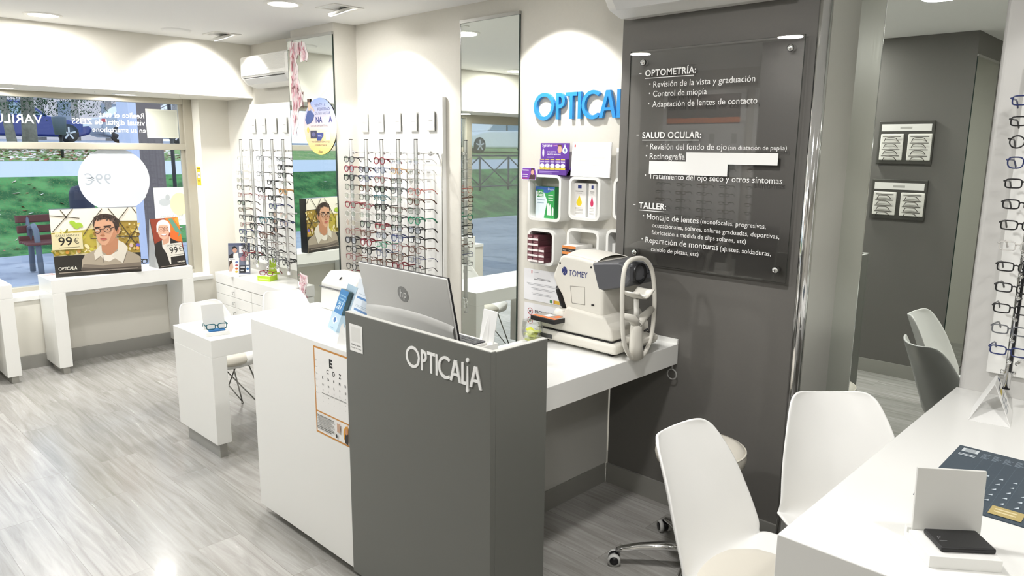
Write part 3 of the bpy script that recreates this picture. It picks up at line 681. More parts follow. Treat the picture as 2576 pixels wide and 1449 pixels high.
ar.rect(0, 0, 1, 1, 'e6dcc0') if False else ar.poly([(0, 0), (1, 0), (1, 1), (0, 1)], 'd9cda6', raw=True)
r = random.Random(4)
def ux(x, y): return ar.map(x, y)
ar.poly([(196, 175), (1622, 120), (1640, 420), (1000, 330), (700, 560), (230, 560)], 'ece6d6')
ar.poly([(1330, 350), (1636, 345), (1690, 850), (1340, 860)], 'a58a3c'); ar.poly([(230, 560), (960, 480), (990, 860), (280, 940)], 'b5a445')
for i in range(60):
    x, y = r.uniform(250, 980), r.uniform(520, 900); ar.ell(x, y, r.uniform(12, 60), r.uniform(10, 40), r.choice(['c9be4a', 'a8a43c', 'd6c878', '8f8a34', 'e4d9a6', '9c7a38', 'bfae58']), 12, r.random()*3, same=i % 4 > 0)
for i in range(50):
    x, y = r.uniform(1345, 1670), r.uniform(380, 850); ar.ell(x, y, r.uniform(10, 34), r.uniform(10, 34), r.choice(['b79a48', 'd3bf7a', '8d6f2c', 'c7ab52', '6f5522', 'e2d6a8']), 12, same=i % 4 > 0)
for x, y in ((590, 390), (640, 440), (700, 420)): ar.ell(x, y, 60, 38, '9fbf3f', 14, .4)
for a, b in (((200, 270), (480, 290)), ((380, 175), (480, 290)), ((590, 150), (480, 290)), ((480, 290), (250, 545)), ((480, 290), (700, 310)), ((1065, 150), (910, 350)), ((910, 350), (760, 600)), ((1165, 140), (1330, 335)), ((1490, 125), (1330, 335)), ((1550, 122), (1625, 215)), ((1330, 350), (1640, 345)), ((1340, 350), (1530, 605)), ((1310, 605), (1660, 600)), ((1530, 605), (1640, 430)), ((1530, 605), (1450, 730)), ((1530, 605), (1610, 710)), ((880, 640), (1000, 635))):
    ar.line(*a, *b, 13, '4a4234')
for x, y in ((480, 290), (1330, 338), (1530, 605)): ar.ell(x, y, 24, 22, '3a342b', 14)
ar.poly([(268, 945), (980, 890), (1690, 850), (1704, 1160), (312, 1290)], '2b2823')
for x, y, c in ((1540, 740, 'd8b9b0'), (1645, 735, '6f62c8'), (1640, 785, 'e0a860'), (690, 850, 'b98a4a'), (500, 870, 'c98f3c'), (330, 900, 'a98a2c')): ar.ell(x, y, 32, 30, c, 14)
# jacket, neck, head
ar.poly([(730, 1165), (745, 990), (790, 905), (1010, 800), (1060, 735), (1330, 660), (1420, 700), (1480, 770), (1480, 830), (1640, 890), (1690, 930), (1702, 1130)], 'a99d8b')
ar.poly([(735, 1160), (760, 1060), (1080, 1075), (1400, 1040), (1690, 1010), (1702, 1130)], '7d7266'); ar.poly([(740, 1160), (745, 1115), (1100, 1125), (1500, 1090), (1698, 1070), (1702, 1130)], '564d45')
ar.poly([(1060, 880), (1100, 905), (1200, 905), (1290, 850), (1270, 960), (1180, 1010), (1100, 990)], 'e4ddd0'); ar.poly([(1055, 720), (1060, 840), (1150, 905), (1230, 890), (1320, 800), (1330, 640), (1200, 600)], 'b98363')
ar.poly([(1055, 735), (985, 795), (935, 880), (955, 995), (1045, 920), (1075, 960), (1090, 1030), (1065, 850)], 'd9d2c3'); ar.poly([(1330, 660), (1420, 700), (1480, 770), (1478, 830), (1400, 1030), (1225, 925), (1320, 830)], 'dcd5c7')
ar.line(1075, 900, 1095, 1030, 9, '6d6255'); ar.line(1470, 840, 1410, 1030, 8, '7a6f62'); ar.line(955, 995, 1040, 925, 7, '8d8374')
ar.poly([(948, 330), (940, 480), (975, 600), (1005, 690), (1060, 740), (1130, 745), (1230, 690), (1300, 590), (1330, 470), (1330, 340), (1240, 270), (1060, 262)], 'd2a182')
ar.poly([(1230, 690), (1300, 590), (1330, 470), (1330, 360), (1270, 380), (1250, 520), (1180, 680), (1130, 745)], 'bd8767'); ar.ell(1318, 500, 42, 72, 'c58f70', 20, .15); ar.ell(1318, 505, 20, 45, 'a8704f', 16, .15)
hair = [(925, 440), (915, 380), (935, 300), (975, 265), (1040, 235), (1130, 228), (1220, 245), (1300, 290), (1340, 370), (1345, 430), (1300, 520), (1280, 490), (1265, 420), (1230, 350), (1150, 310), (1050, 330), (985, 320), (950, 360), (938, 440)]
ar.poly(hair, '3f332c')
for i in range(60):
    a = r.random(); x, y = 940+a*390, 262+r.random()*60+abs(a-.4)*70; ar.ell(x, y, r.uniform(10, 26), r.uniform(6, 14), r.choice(['2c231e', '51423a', '3a2e27', '65544a']), 9, r.random()*3, same=i % 5 > 0)
ar.poly([(950, 450), (1040, 440), (1040, 455), (950, 468)], '3d2f27'); ar.poly([(1090, 430), (1210, 415), (1215, 432), (1095, 448)], '3d2f27')
ar.poly([(1045, 470), (1060, 560), (1030, 585), (1100, 588), (1110, 560), (1085, 480)], 'c08a6b'); ar.ell(1075, 583, 40, 12, 'a9714f', 14); ar.ell(985, 500, 22, 10, 'f0e6dc', 14); ar.ell(985, 500, 9, 10, '3a2a20', 12); ar.ell(1150, 482, 24, 10, 'f0e6dc', 14); ar.ell(1152, 482, 10, 10, '3a2a20', 12)
ar.poly([(1035, 635), (1085, 622), (1145, 625), (1140, 650), (1090, 665), (1045, 655)], 'b8655a'); ar.line(1038, 640, 1143, 634, 5, '7d3f38')
ar.ring(993, 508, 52, 50, 10, '2a211c'); ar.ring(1155, 490, 62, 48, 10, '2a211c'); ar.line(1042, 485, 1096, 475, 12, '2a211c'); ar.line(1210, 465, 1310, 432, 12, '2a211c'); ar.line(910, 495, 945, 490, 12, '2a211c')
ar.poly([(232, 572), (738, 540), (762, 805), (250, 842)], 'd9cfa6')
def atext(t_, x0, y0, x1, y1, col, bold=0):
    a_, b_ = ux(x0, y0), ux(x1, y1); ar.text(t_, a_[0], a_[1], b_[0]-a_[0], col, bold=bold)
atext('GAFAS MANGO', 300, 622, 690, 600, '3a372e'); atext('99', 360, 765, 585, 748, '23211c', .012); atext('€', 608, 725, 695, 718, '4a473c')
ar.line(365, 800, 700, 775, 6, '4a473c'); ar.line(365, 1215, 1645, 1105, 16, '8d8378')
a_, b_ = ux(355, 1172), ux(665, 1140); ar.opt(a_[0], a_[1], b_[0]-a_[0], 'f4efe0')
ar.build('advert_print', t)

# woman advert easel
pa, pb = hz(401, 676, ZK), hz(470, 667, ZK); top0 = Vector((pa.x-.085, pa.y-.012, 1.117)); dx = pb-pa
t = thing('advert_easel', 'small tilted advert card of a smiling woman on the window table', 'advert', (pa+pb)/2)
ey = top0-pa; nrm = dx.cross(ey).normalized()
MB().obox(pa+dx/2+ey/2-nrm*.004, dx, ey, nrm*.006).build('card', mat('card_dark', '2b2623', .5), t)
q0, q1 = top0-nrm*.008, top0+dx-nrm*.008; b0 = Vector((pa.x-.19, pa.y-.01, ZK)); b1 = b0+dx
MB().add([q0, q1, b1, b0, q0-Vector((.003, 0, .003)), q1-Vector((.003, 0, .003)), b1-Vector((.004, 0, 0)), b0-Vector((.004, 0, 0))], [(0, 1, 2, 3), (7, 6, 5, 4), (0, 3, 7, 4), (1, 5, 6, 2)]).build('back_flap', WHITE, t)
MB().add([pa-nrm*.008+ey*.97, pa-nrm*.008, b0+Vector((.004, .001, 0)), q0], [(0, 1, 2, 3), (3, 2, 1, 0)]).build('side_flap', WHITE, t)
ar = Art(pa, dx, ey, corners=[(1845, 345), (2322, 302), (2440, 1078), (1980, 1135)])
ar.poly([(0, 0), (1, 0), (1, 1), (0, 1)], '8a3a25', raw=True); ar.poly([(2100, 320), (2322, 302), (2385, 700), (2250, 690)], 'c9742a'); ar.poly([(2150, 330), (2220, 322), (2372, 560), (2320, 620)], '5d917c'); ar.poly([(2180, 520), (2330, 560), (2280, 720), (2180, 640)], 'd8682a'); ar.poly([(2250, 330), (2322, 302), (2350, 470)], 'd99a36')
ar.poly([(1910, 900), (1925, 740), (2040, 680), (2160, 640), (2300, 700), (2400, 800), (2440, 1078), (1980, 1135)], '25221f'); ar.poly([(2035, 680), (2040, 790), (2110, 900), (2160, 1060), (2180, 1060), (2170, 820), (2180, 620)], 'ddd6cd'); ar.poly([(2040, 680), (2060, 760), (2150, 720), (2170, 620), (2060, 620)], 'c99a80')
ar.ell(2068, 470, 118, 120, 'e6e0d6', 30); ar.ell(2068, 530, 98, 140, 'd8ab92', 30); ar.poly([(1950, 560), (1955, 430), (2000, 370), (2080, 350), (2160, 390), (2185, 470), (2185, 560), (2165, 560), (2140, 440), (2060, 430), (1985, 450), (1972, 560)], 'ece8e0')
ar.ring(2025, 505, 42, 34, 7, '6b4434'); ar.ring(2112, 498, 42, 34, 7, '6b4434'); ar.line(2060, 495, 2078, 493, 6, '6b4434'); ar.ell(2025, 505, 14, 7, '4a342a', 10); ar.ell(2112, 498, 14, 7, '4a342a', 10); ar.poly([(2060, 520), (2058, 560), (2085, 558), (2075, 515)], 'c28d73')
ar.poly([(2020, 585), (2118, 578), (2100, 608), (2060, 616), (2035, 605)], 'f6efe9'); ar.ring(2070, 588, 52, 26, 7, 'b0605a', 18, .1*PI, .9*PI)
ar.poly([(2085, 750), (2360, 712), (2400, 920), (2130, 955)], 'd6d2c8')
def ux(x, y): return ar.map(x, y)
atext('GAFAS MANGO', 2112, 785, 2362, 752, '4a4640'); atext('99', 2165, 895, 2302, 878, '23211c', .012); atext('€', 2318, 858, 2380, 850, '4a473c'); ar.line(2170, 925, 2390, 898, 5, '4a473c'); ar.line(2010, 1108, 2410, 1056, 12, '7a7068')
a_, b_ = ux(2285, 1040), ux(2412, 1026); ar.opt(a_[0], a_[1], b_[0]-a_[0], 'f4efe0')
ar.build('advert_print', t)
# sunglasses and leaflets on the window table
p = hz(366, 664, ZK); put_glasses('rectangular', 'k', (p.x-.02, p.y-.02, ZK+.018), .5+PI/2, 'black eyeglasses lying on the window table between the two adverts', None, .004, False)
p = hz(123, 690, ZK); tag(MB().box((p.x-.03, p.y-.05, .721), (p.x+.05, p.y+.03, .724)).build('leaflet', mat('leaflet_red', 'c9a09a', .6)), 'red and white leaflet beside the large advert box', 'leaflet')

# left consulting desk
t = thing('consulting_desk', 'white bridge desk left of the reception counter, with a mirror stand', 'desk', (-4.04, 2.1, 0))
dx0, dx1, dy0, dy1, dz = -4.288, -3.786, 1.606, 2.56, .68
MB().box((dx0, dy0, dz-.098), (dx1, dy1, dz)).build('table_top', LAMIN, t, bevel=.002)
for a, b in ((dy0, dy0+.082), (dy1-.082, dy1)):
    MB().box((dx0, a, .088), (dx1, b, dz-.098)).build('leg', LAMIN, t, bevel=.002); MB().box((dx0+.05, a+.025, 0), (dx1-.03, b-.015, .088)).build('plinth', SATIN, t)

# reception counter: white low part, grey raised part
CZ = .942; KQ = 1.0383
t = thing('reception_counter', 'white reception counter box carrying the eye chart', 'counter', (-2.45, 1.7, 0))
MB().box((-3.074, 1.49, .05), (-2.005, 1.995, CZ)).build('body', LAMIN, t, bevel=.002); MB().box((-3.0, 1.545, 0), (-2.02, 1.96, .05)).build('plinth', SATIN, t)
t = thing('reception_screen', 'grey raised reception front with the white shop name', 'counter front', (-1.79, 1.40, 0))
gy0 = 1.487; _c = hy(1235, 890, gy0); gx0, gx1, gz = hy(868, 787, gy0).x, _c.x, _c.z+.003; gy1 = hx(1378, 857, gx1).y
MB().box((gx0, gy0, .04), (gx1, gy0+.022, gz)).build('front_panel', GREYL, t, bevel=.0015); MB().box((gx1-.022, gy0+.022, .04), (gx1, gy1, gz-.003)).build('side_panel', GREYL, t, bevel=.0015)
MB().box((gx0, gy0+.0015, gz-.001), (gx1-.001, gy0+.021, gz+.0015)).box((gx1-.021, gy0+.021, gz-.004), (gx1-.001, gy1, gz-.0015)).build('edge_band', LGREY, t)
MB().box((gx0+.02, gy0+.03, 0), (gx1-.03, gy1-.01, .04)).build('plinth', SATIN, t)
# raised lettering, seated on the panel
O, Q = hy(1022, 908, gy0), hy(1211, 985, gy0); wl = Q.x-O.x
def relief(name, polys, o, wl_, y_front, y_back, m, parent, sc=1.0):
    b = MB()
    for k_, pl in enumerate(polys):
        area = sum(pl[i-1][0]*pl[i][1]-pl[i][0]*pl[i-1][1] for i in range(len(pl))); q = pl if area > 0 else pl[::-1]
        b.prism(q, lambda x, y: (o.x+x*wl_, y_back, o.z+y*wl_*sc), lambda x, y, k_=k_: (o.x+x*wl_, y_front-.00004*k_, o.z+y*wl_*sc))
    return b.build(name, m, parent)
zb_ = hy(1211, 981, gy0).z
relief('lettering', opticalia(), Vector((O.x, gy0, zb_)), wl/.97, gy0-.0014, gy0, VINYL, t, 1.0)
# stickers on the counter fronts
A_, B_ = hy(881, 880, gy0-.001), hy(911, 822, gy0-.001)
s = Art((A_.x, gy0-.0012, A_.z), (B_.x-A_.x, 0, 0), (0, 0, B_.z-A_.z)); s.rect(0, 0, 1, 1, 'f1f1ee'); s.rect(.14, .36, .86, .90, 'e2e2de'); s.text('Reseña Google', .5, .22, .72, '222222', bold=.02, align='c'); s.text('Opticalia Tres Cantos', .5, .11, .76, '555555', align='c')
tag(s.build('counter_sticker'), 'small white review sticker at the top left of the grey counter front', 'sticker')
A_, B_ = hy(788, 868, 1.4895), hy(795, 1081, 1.4895); x0, x1, z0, z1 = A_.x, gx0-.002, B_.z-.004, A_.z; ew = (.335*KQ)/(x1-x0)
e = Art((x0, 1.4890, z0), (x1-x0, 0, 0), (0, 0, z1-z0)); e.rect(0, 0, 1, 1, 'c98a3c'); e.rect(.033, .02, 1, .98, 'f3f2ef'); e.rect(.033, .245, 1, .262, 'c98a3c')
def row(txt, v, h_, u0, du, bold=.01):
    for i, c in enumerate(txt): e.text(c, (u0+i*du)*ew, v, h_*(.78 if c in 'LFE' else .9)*ew, '1c1c1c', bold=bold, align='c', height=h_)
row('E', .815, .088, .36, .1, .05); row('CDZ', .73, .050, .29, .125, .03); row('KDFNR', .655, .030, .185, .115, .015); row('RHLVE', .580, .024, .185, .115, .015); row('PCRDK', .520, .015, .185, .115); row('SIVES', .452, .010, .185, .115); row('NARKE', .395, .008, .185, .115)
e.rect(.24, .492, .97, .497, '3a3a3a')
for i in range(7): e.rect(.055, .85-.075*i, .085, .862-.075*i, 'd9d9d6')
for i in range(9): e.rect(.06, .215-.019*i, .58-(.08 if i % 3 == 2 else 0), .223-.019*i, '5a5a58' if i in (0, 7, 8) else 'a3a3a0')
e.poly([(.998, .03), (.998, .24), (.93, .225), (.875, .18), (.86, .13), (.875, .08), (.93, .04)], 'dd9a2c'); e.poly([(.998, .03), (.998, .15), (.93, .14), (.90, .09), (.91, .035)], '2a2522'); e.ell(.955, .17, .035, .035, 'c98f6b'); e.rect(.68, .12, .77, .22, 'c9a58c'); e.ell(.66, .07, .025, .022, '33312e')
tag(e.build('eye_chart'), 'letter eye chart with orange border on the white counter front', 'eye chart')

# staff table beside the counter
zt_ = .815; t = thing('staff_table', 'white table under the eye measuring instrument', 'table', (-2.03, 2.3, 0)); tx0, tx1 = -2.305, -1.75
MB().box((tx0, 2.0, .718), (tx1, YP-.002, zt_)).build('table_top', LAMW, t, bevel=.002)
MB().box((tx0, YP-.012, zt_), (tx1, YP-.002, zt_+.022)).build('back_lip', LAMW, t)
MB().box((-2.165, 2.01, .104), (-2.14, YP-.002, .718)).build('modesty_panel', mat('grey_white_panel', 'c9c8c2', .35), t); MB().box((-2.16, 2.015, 0), (-2.135, YP-.013, .104)).build('plinth', SATIN, t)
p = hy(1693, 940, YP-.02)
MB().tube([(p.x+.024*math.cos(a), YP-.03, p.z+.024*math.sin(a)) for a in [2*PI*i/24 for i in range(24)]], .0035, 8, closed=True).tube([(p.x, YP-.03, p.z+.024), (p.x, YP-.03, .718)], .004, 8).build('cable_ring', mat('clear_ring', 'b9b9b6', .2, alpha=.55), t)

# right desk
RZ = .838; _d = hz(1955, 1343, RZ); rx0, ry0, ry1 = _d.x, _d.y, YM-.031
t = thing('consulting_desk', 'white desk in the bottom right corner of the photo', 'desk', (-.2, 2.4, 0))
MB().box((rx0, ry0, RZ-.17), (.35, ry1, RZ)).build('table_top', LAMW, t, bevel=.0025); MB().box((rx0, ry0, .09), (.35, ry0+.09, RZ-.17)).build('leg', LAMIN, t, bevel=.002); MB().box((rx0+.05, ry0+.025, 0), (.3, ry0+.07, .09)).build('plinth', SATIN, t)
MB().box((rx0+.15, ry1-.10, .0), (.35, ry1-.001, RZ-.17)).build('leg', LAMIN, t, bevel=.002)

# drawer unit under the window display
zc_ = .634; cx0, cx1, cy0 = -6.20, -5.062, 2.708
t = thing('drawer_unit', 'low white drawer unit under the display by the window', 'drawer unit', ((cx0+cx1)/2, YB, 0))
MB().box((cx0, cy0+.012, .08), (cx1-.004, YB-.001, zc_-.09)).build('carcass', LAMIN, t); MB().box((cx0, cy0, zc_-.088), (cx1, YB-.001, zc_)).build('worktop', LAMW, t, bevel=.002); MB().box((cx0, cy0+.05, 0), (cx1-.03, YB-.02, .08)).build('plinth', SATIN, t)
MB().box((cx0, YB-.035, zc_), (cx1-.0, YB-.031, zc_+.07)).build('backsplash', mat('grey_backsplash', 'b5b3ac', .5), t)
for k in range(2):
    xa, xb = (cx0+.004, -5.555) if k == 0 else (-5.549, cx1-.008)
    for i in range(5):
        z1 = zc_-.094-.086*i; d = MB().box((xa, cy0+.002, z1-.083), (xb, cy0+.0115, z1)).build('drawer', LAMIN, t, bevel=.0015)
        MB().tube([((xa+xb)/2+.02, cy0+.002, z1-.038), ((xa+xb)/2+.02, cy0-.018, z1-.036), ((xa+xb)/2+.034, cy0-.02, z1-.040), ((xa+xb)/2+.034, cy0-.02, z1-.056)], .0038, 8).build('knob', CHROME, d)

# ================================================================== CHAIRS
def shell_pt(u, v):
    """u along the profile from seat front to back top, v across from -1 to 1; front is +x"""
    prof = [(.235, .415, .155), (.215, .437, .195), (.14, .440, .222), (.02, .428, .235), (-.08, .428, .233), (-.135, .448, .226), (-.170, .505, .219), (-.205, .590, .209), (-.245, .685, .190), (-.280, .765, .166), (-.297, .802, .146), (-.302, .812, .122)]
    n = len(prof)-1; s = u*n; i = min(int(s), n-1); f = s-i
    def cm(k):
        p = [prof[max(0, min(n, i+j))][k] for j in (-1, 0, 1, 2)]
        return .5*((2*p[1])+(-p[0]+p[2])*f+(2*p[0]-5*p[1]+4*p[2]-p[3])*f*f+(-p[0]+3*p[1]-3*p[2]+p[3])*f**3)
    x, z, hw = cm(0), cm(1), cm(2); y = v*hw; e = abs(v)**2.2
    seat = max(0, 1-u/.45); back = min(1, max(0, (u-.35)/.2))
    z += .055*e*(1-back)*min(1, u/.12+.25); x += .085*e*back*(1-.45*max(0, (u-.75)/.25)); x += .05*e*(1-back)*.0
    if u > .8: z += .018*e*(u-.8)/.2*(1 if abs(v) < .8 else 1-(abs(v)-.8)*2.2)
    return x, y, z
def make_chair(label):
    t = thing('shell_chair', label, 'chair', (0, 0, 0))
    MB().grid(lambda u, v: shell_pt(u, v*2-1), 26, 18).build('seat_shell', SHELL, t, solid=.009, sub=1, local=True)
    b = MB(); b.lathe([(0, .033), (.14, .031), (.186, .024), (.200, .012), (.192, .0), (0, -.004)], (.04, 0, .430), 36); b.build('cushion', CREAM, t, local=True)
    for sx, sy in ((1, 1), (1, -1), (-1, 1), (-1, -1)):
        l = MB(); a = (.03+sx*.12, sy*.12, .412); f = (.02+sx*(.23 if sx > 0 else .15), sy*.21, .012)
        l.tube([a, f], .0055, 8).tube([(.03+sx*.10, -sy*.05, .412), f], .0045, 8).tube([f, (.02+sx*(.23 if sx > 0 else .15), sy*.21, 0)], .009, 10); l.build('leg', mat('wire_leg', 'a9a8a4', .25, metal=.8), t, local=True)
    MB().box((-.11, -.115, .403), (.17, .115, .413)).build('under_frame', mat('wire_leg', 'a9a8a4', .25), t, local=True, bevel=.004)
    return t
ch = make_chair('white shell chair nearest the camera, at the corner of the right desk')
ch.location = (-.845, 1.895, 0); ch.rotation_euler = (0, 0, math.radians(0)); ch.scale = (1.035, 1.035, 1.05)
dup(ch, (-.725, 2.395, 0), math.radians(-44), 'white shell chair at the right desk, in front of the steel jamb')
GC = 'white shell chairs behind the left desk'
c3 = dup(ch, (-4.45, 1.94, 0), math.radians(2), 'white shell chair behind the mirror stand on the left desk', GC)
c4 = dup(ch, (-4.40, 2.46, 0), math.radians(-6), 'white shell chair at the left desk, in front of the drawer unit', GC)
c3.scale = (.94, .92, .865); c4.scale = (.95, .92, .875)
# stool
SX, SY = -1.375, 2.51
t = thing('swivel_stool', 'round cream swivel stool on castors in front of the dark grey wall', 'stool', (SX, SY, 0))
MB().lathe([(0, .556), (.14, .555), (.166, .548), (.176, .531), (.178, .513), (.172, .490), (.155, .483), (0, .483)], (SX, SY, 0), 44).tube([(SX+.174*math.cos(a), SY+.174*math.sin(a), .540) for a in [2*PI*i/44 for i in range(44)]], .0035, 6, closed=True).build('seat', CREAM, t)
MB().lathe([(0, .483), (.09, .480), (.09, .472), (.028, .468), (.026, .30), (.024, .30), (.024, .12), (.045, .115), (.05, .065), (0, .06)], (SX, SY, 0), 24).build('gas_column', CHROME, t)
for k in range(5):
    a = math.radians(216+72*k)-.0; d = Vector((math.cos(a), math.sin(a), 0)); c = Vector((SX, SY, 0)); q = Vector((-d.y, d.x, 0))
    arm = MB().tube([c+d*.03+Vector((0, 0, .098)), c+d*.12+Vector((0, 0, .102)), c+d*.22+Vector((0, 0, .090)), c+d*.29+Vector((0, 0, .074)), c+d*.315+Vector((0, 0, .066))], [.026, .023, .020, .017, .014], 12, flat=.7).build('arm', CHROME, t)
    w0 = c+d*.312; cs = MB(); cs.cyl(w0+Vector((0, 0, .045)), w0+Vector((0, 0, .072)), .007)
    o2 = w0+d*.012; cs.tube([o2-q*.011+Vector((0, 0, .030)), o2+q*.011+Vector((0, 0, .030))], .024, 18)
    cas = cs.build('castor', BLACK, arm)
    # wheels: dark disc with pale tread ring
    wh = MB()
    for s in (-1, 1):
        p0 = o2+q*s*.012+Vector((0, 0, .027)); p1 = o2+q*s*.026+Vector((0, 0, .027))
        wh.mt(0).tube([p0, p1], .0268, 22); wh.mt(1).tube([p1-q*s*.0, p1+q*s*.001], .0185, 18)
    wh.build('wheel', [mat('pale_tread', 'c9c9c6', .5), BLACK], arm) if False else wh.build('castor', [mat('pale_tread', 'c9c9c6', .5), BLACK], arm)

# ================================================================== EYE MEASURING INSTRUMENT (faces +x)
def tp(x, y, yy): return hy(1380+x/4.83, 620+y/4.83, yy)
TZ = .815
t = thing('autorefractor', 'white eye measuring instrument with chin rest on the staff table', 'eye instrument', (-2.03, 2.66, TZ))
yn, yf_ = 2.53, 2.80
def slab(pts, y0, y1, name, m, bevel, yy=None, parent=None, seg=4, taper=0.0):
    P = [tp(a, b, yy or y0) for a, b in pts]; q = [(p.x, p.z) for p in P]
    ar_ = sum(q[i-1][0]*q[i][1]-q[i][0]*q[i-1][1] for i in range(len(q)))
    if ar_ < 0: q = q[::-1]
    return MB().prism(q, lambda a, b: (a, y1, b), lambda a, b: (a, y0, b)).build(name, m, parent or t, bevel=bevel, seg=seg)
bx = lambda a, b, yy=yn: tp(a, b, yy)
# base plate on feet, carriage, head
b0, b1 = bx(-140, 1080, 2.50), bx(655, 1160, 2.50); zb0 = TZ+.014
MB().box((-2.275, 2.50, zb0), (-1.80, 2.83, .876)).build('base_plate', GPLAST, t, bevel=.016, seg=4)
MB().box((-2.25, 2.499, .838), (-2.16, 2.503, .858)).build('slot', DPLAST, t)
f = MB()
for x, y in ((-1.85, 2.54), (-2.23, 2.54), (-1.85, 2.79), (-2.23, 2.79)): f.cyl((x, y, TZ), (x, y, zb0+.004), .014, 16)
f.build('foot', DARK, t)
MB().box((-2.262, 2.515, .874), (-1.83, 2.815, .879)).build('gap_shadow_line', DARK, t)
low = [(-115, 1030), (-110, 985), (-60, 958), (120, 952), (190, 940), (235, 880), (262, 815), (480, 900), (660, 955), (790, 930), (800, 1060), (640, 1120), (610, 1135), (0, 1045)]
P = [(-2.262, .879), (-2.262, .905), (-2.24, .918), (-2.15, .921), (-2.125, .935), (-2.105, .985), (-2.095, 1.0), (-1.885, .985), (-1.865, .955), (-1.84, .93), (-1.832, .879)]
MB().prism(P[::-1], lambda a, b: (a, 2.81, b), lambda a, b: (a, 2.518, b)).build('carriage', GPLAST, t, bevel=.014, seg=4)
head = [(135, 130), (170, 100), (350, 133), (552, 190), (575, 300), (655, 550), (650, 945), (470, 902), (215, 795), (155, 590), (138, 560), (85, 470), (46, 362), (60, 320)]
h_ = slab(head, yn, yf_, 'head_housing', GPLAST, .014, seg=5)
T = [bx(170, 118), bx(350, 140), bx(552, 198)]
MB().grid(lambda u, v: ((lambda p: (p.x, yn+.012+(yf_-yn-.024)*v, p.z+.028*math.sin(PI*v)**.6-.008))(T[0].lerp(T[1], u*2) if u < .5 else T[1].lerp(T[2], u*2-1))), 12, 16).build('top_cover', GPLAST, t)
# grey visor that narrows to the measuring window
A = [bx(x, y, yn+.004) for x, y in ((556, 196), (575, 300), (655, 552))]; zt1, zb1 = A[0].z-.002, A[2].z+.002
ring0 = [(A[0].x-.01, yn-.002, zt1), (A[0].x-.01, yf_+.002, zt1+.0), (A[2].x-.02, yf_+.002, zb1), (A[2].x-.02, yn-.002, zb1)]
xf = -1.795; ring1 = [(xf-.05, yn+.03, zt1+.012), (xf-.05, yf_-.03, zt1+.012), (xf-.01, yf_-.03, zb1+.028), (xf-.01, yn+.03, zb1+.028)]
ring2 = [(xf, yn+.055, zt1-.012), (xf, yf_-.055, zt1-.012), (xf, yf_-.06, zb1+.06), (xf, yn+.06, zb1+.06)]
v = ring0+ring1+ring2; fc = []
for k in (0, 4):
    for i in range(4): fc.append((k+i, k+(i+1) % 4, k+4+(i+1) % 4, k+4+i))
MB().add(v, [f_[::-1] for f_ in fc]+[(11, 10, 9, 8)[::-1], (0, 1, 2, 3)]).build('visor', DPLAST, t, bevel=.008, seg=3)
yc, zc2 = (yn+yf_)/2-.015, (zt1+zb1)/2+.02
MB().lathe([(.05, -.03), (.05, .004), (.044, .009), (.036, .004), (.03, -.012), (0, -.014)], (xf, yc, zc2), 30, 'x').build('measuring_window', BLACK, t)
sc_ = MB()
for y_, z_ in ((yn+.08, zt1-.03), (yf_-.08, zt1-.03), (yn+.085, zb1+.075), (yf_-.085, zb1+.075)): sc_.cyl((xf-.002, y_, z_), (xf+.002, y_, z_), .005, 10)
for x, y in ((140, 200), (518, 255)): p = bx(x, y); sc_.cyl((p.x, yn-.001, p.z), (p.x, yn+.004, p.z), .005, 12)
p = bx(540, 712); sc_.tube([(p.x-.007, yn-.0005, p.z), (p.x+.007, yn-.0005, p.z)], .004, 8)
sc_.build('screw_cap', BLACK, t)
q = [bx(x, y) for x, y in ((265, 480), (438, 495), (443, 710), (285, 685))]
cv = MB()
for i in range(4): cv.tube([(q[i-1].x, yn-.0004, q[i-1].z), (q[i].x, yn-.0004, q[i].z)], .0012, 4)
cv.build('side_hatch', mat('hatch_line', '8b887f', .5), t)
# maker's mark
o = bx(245, 345); e_ = bx(475, 372); vv, ff, wd = glyphs('TOMEY'); s_ = (e_.x-o.x)/wd
NAVY = mat('navy_print', '26306e', .4)
lg = MB(); lg.add([(o.x+px_*s_, yn-.0012, o.z+py_*s_*1.15-.002) for px_, py_ in vv], ff)
c = bx(196, 297); rr_ = .0155
for a0, a1 in ((40, 125), (135, 215), (230, 305), (318, 392)):
    lg.add([(c.x, yn-.0012, c.z)]+[(c.x+rr_*math.cos(math.radians(a0+(a1-a0)*i/8)), yn-.0012, c.z+rr_*math.sin(math.radians(a0+(a1-a0)*i/8))*1.25) for i in range(9)], [tuple(range(10))])
lg.build('maker_mark', NAVY, t)
# joystick
MB().lathe([(0, .918), (.055, .918), (.056, .935), (.045, .958), (.03, .965), (0, .966)], (-2.185, 2.62, 0), 28).build('joystick_mount', GPLAST, t)
ja, jb = Vector((-2.185, 2.62, .955)), Vector((-2.215, 2.605, 1.062))
MB().tube([ja, ja.lerp(jb, .15), ja.lerp(jb, .2), ja.lerp(jb, .9), jb], [.010, .012, .0165, .0185, .015], 18).tube([jb, jb+(jb-ja)*.06], .013, 16).build('joystick', BLACK, t)
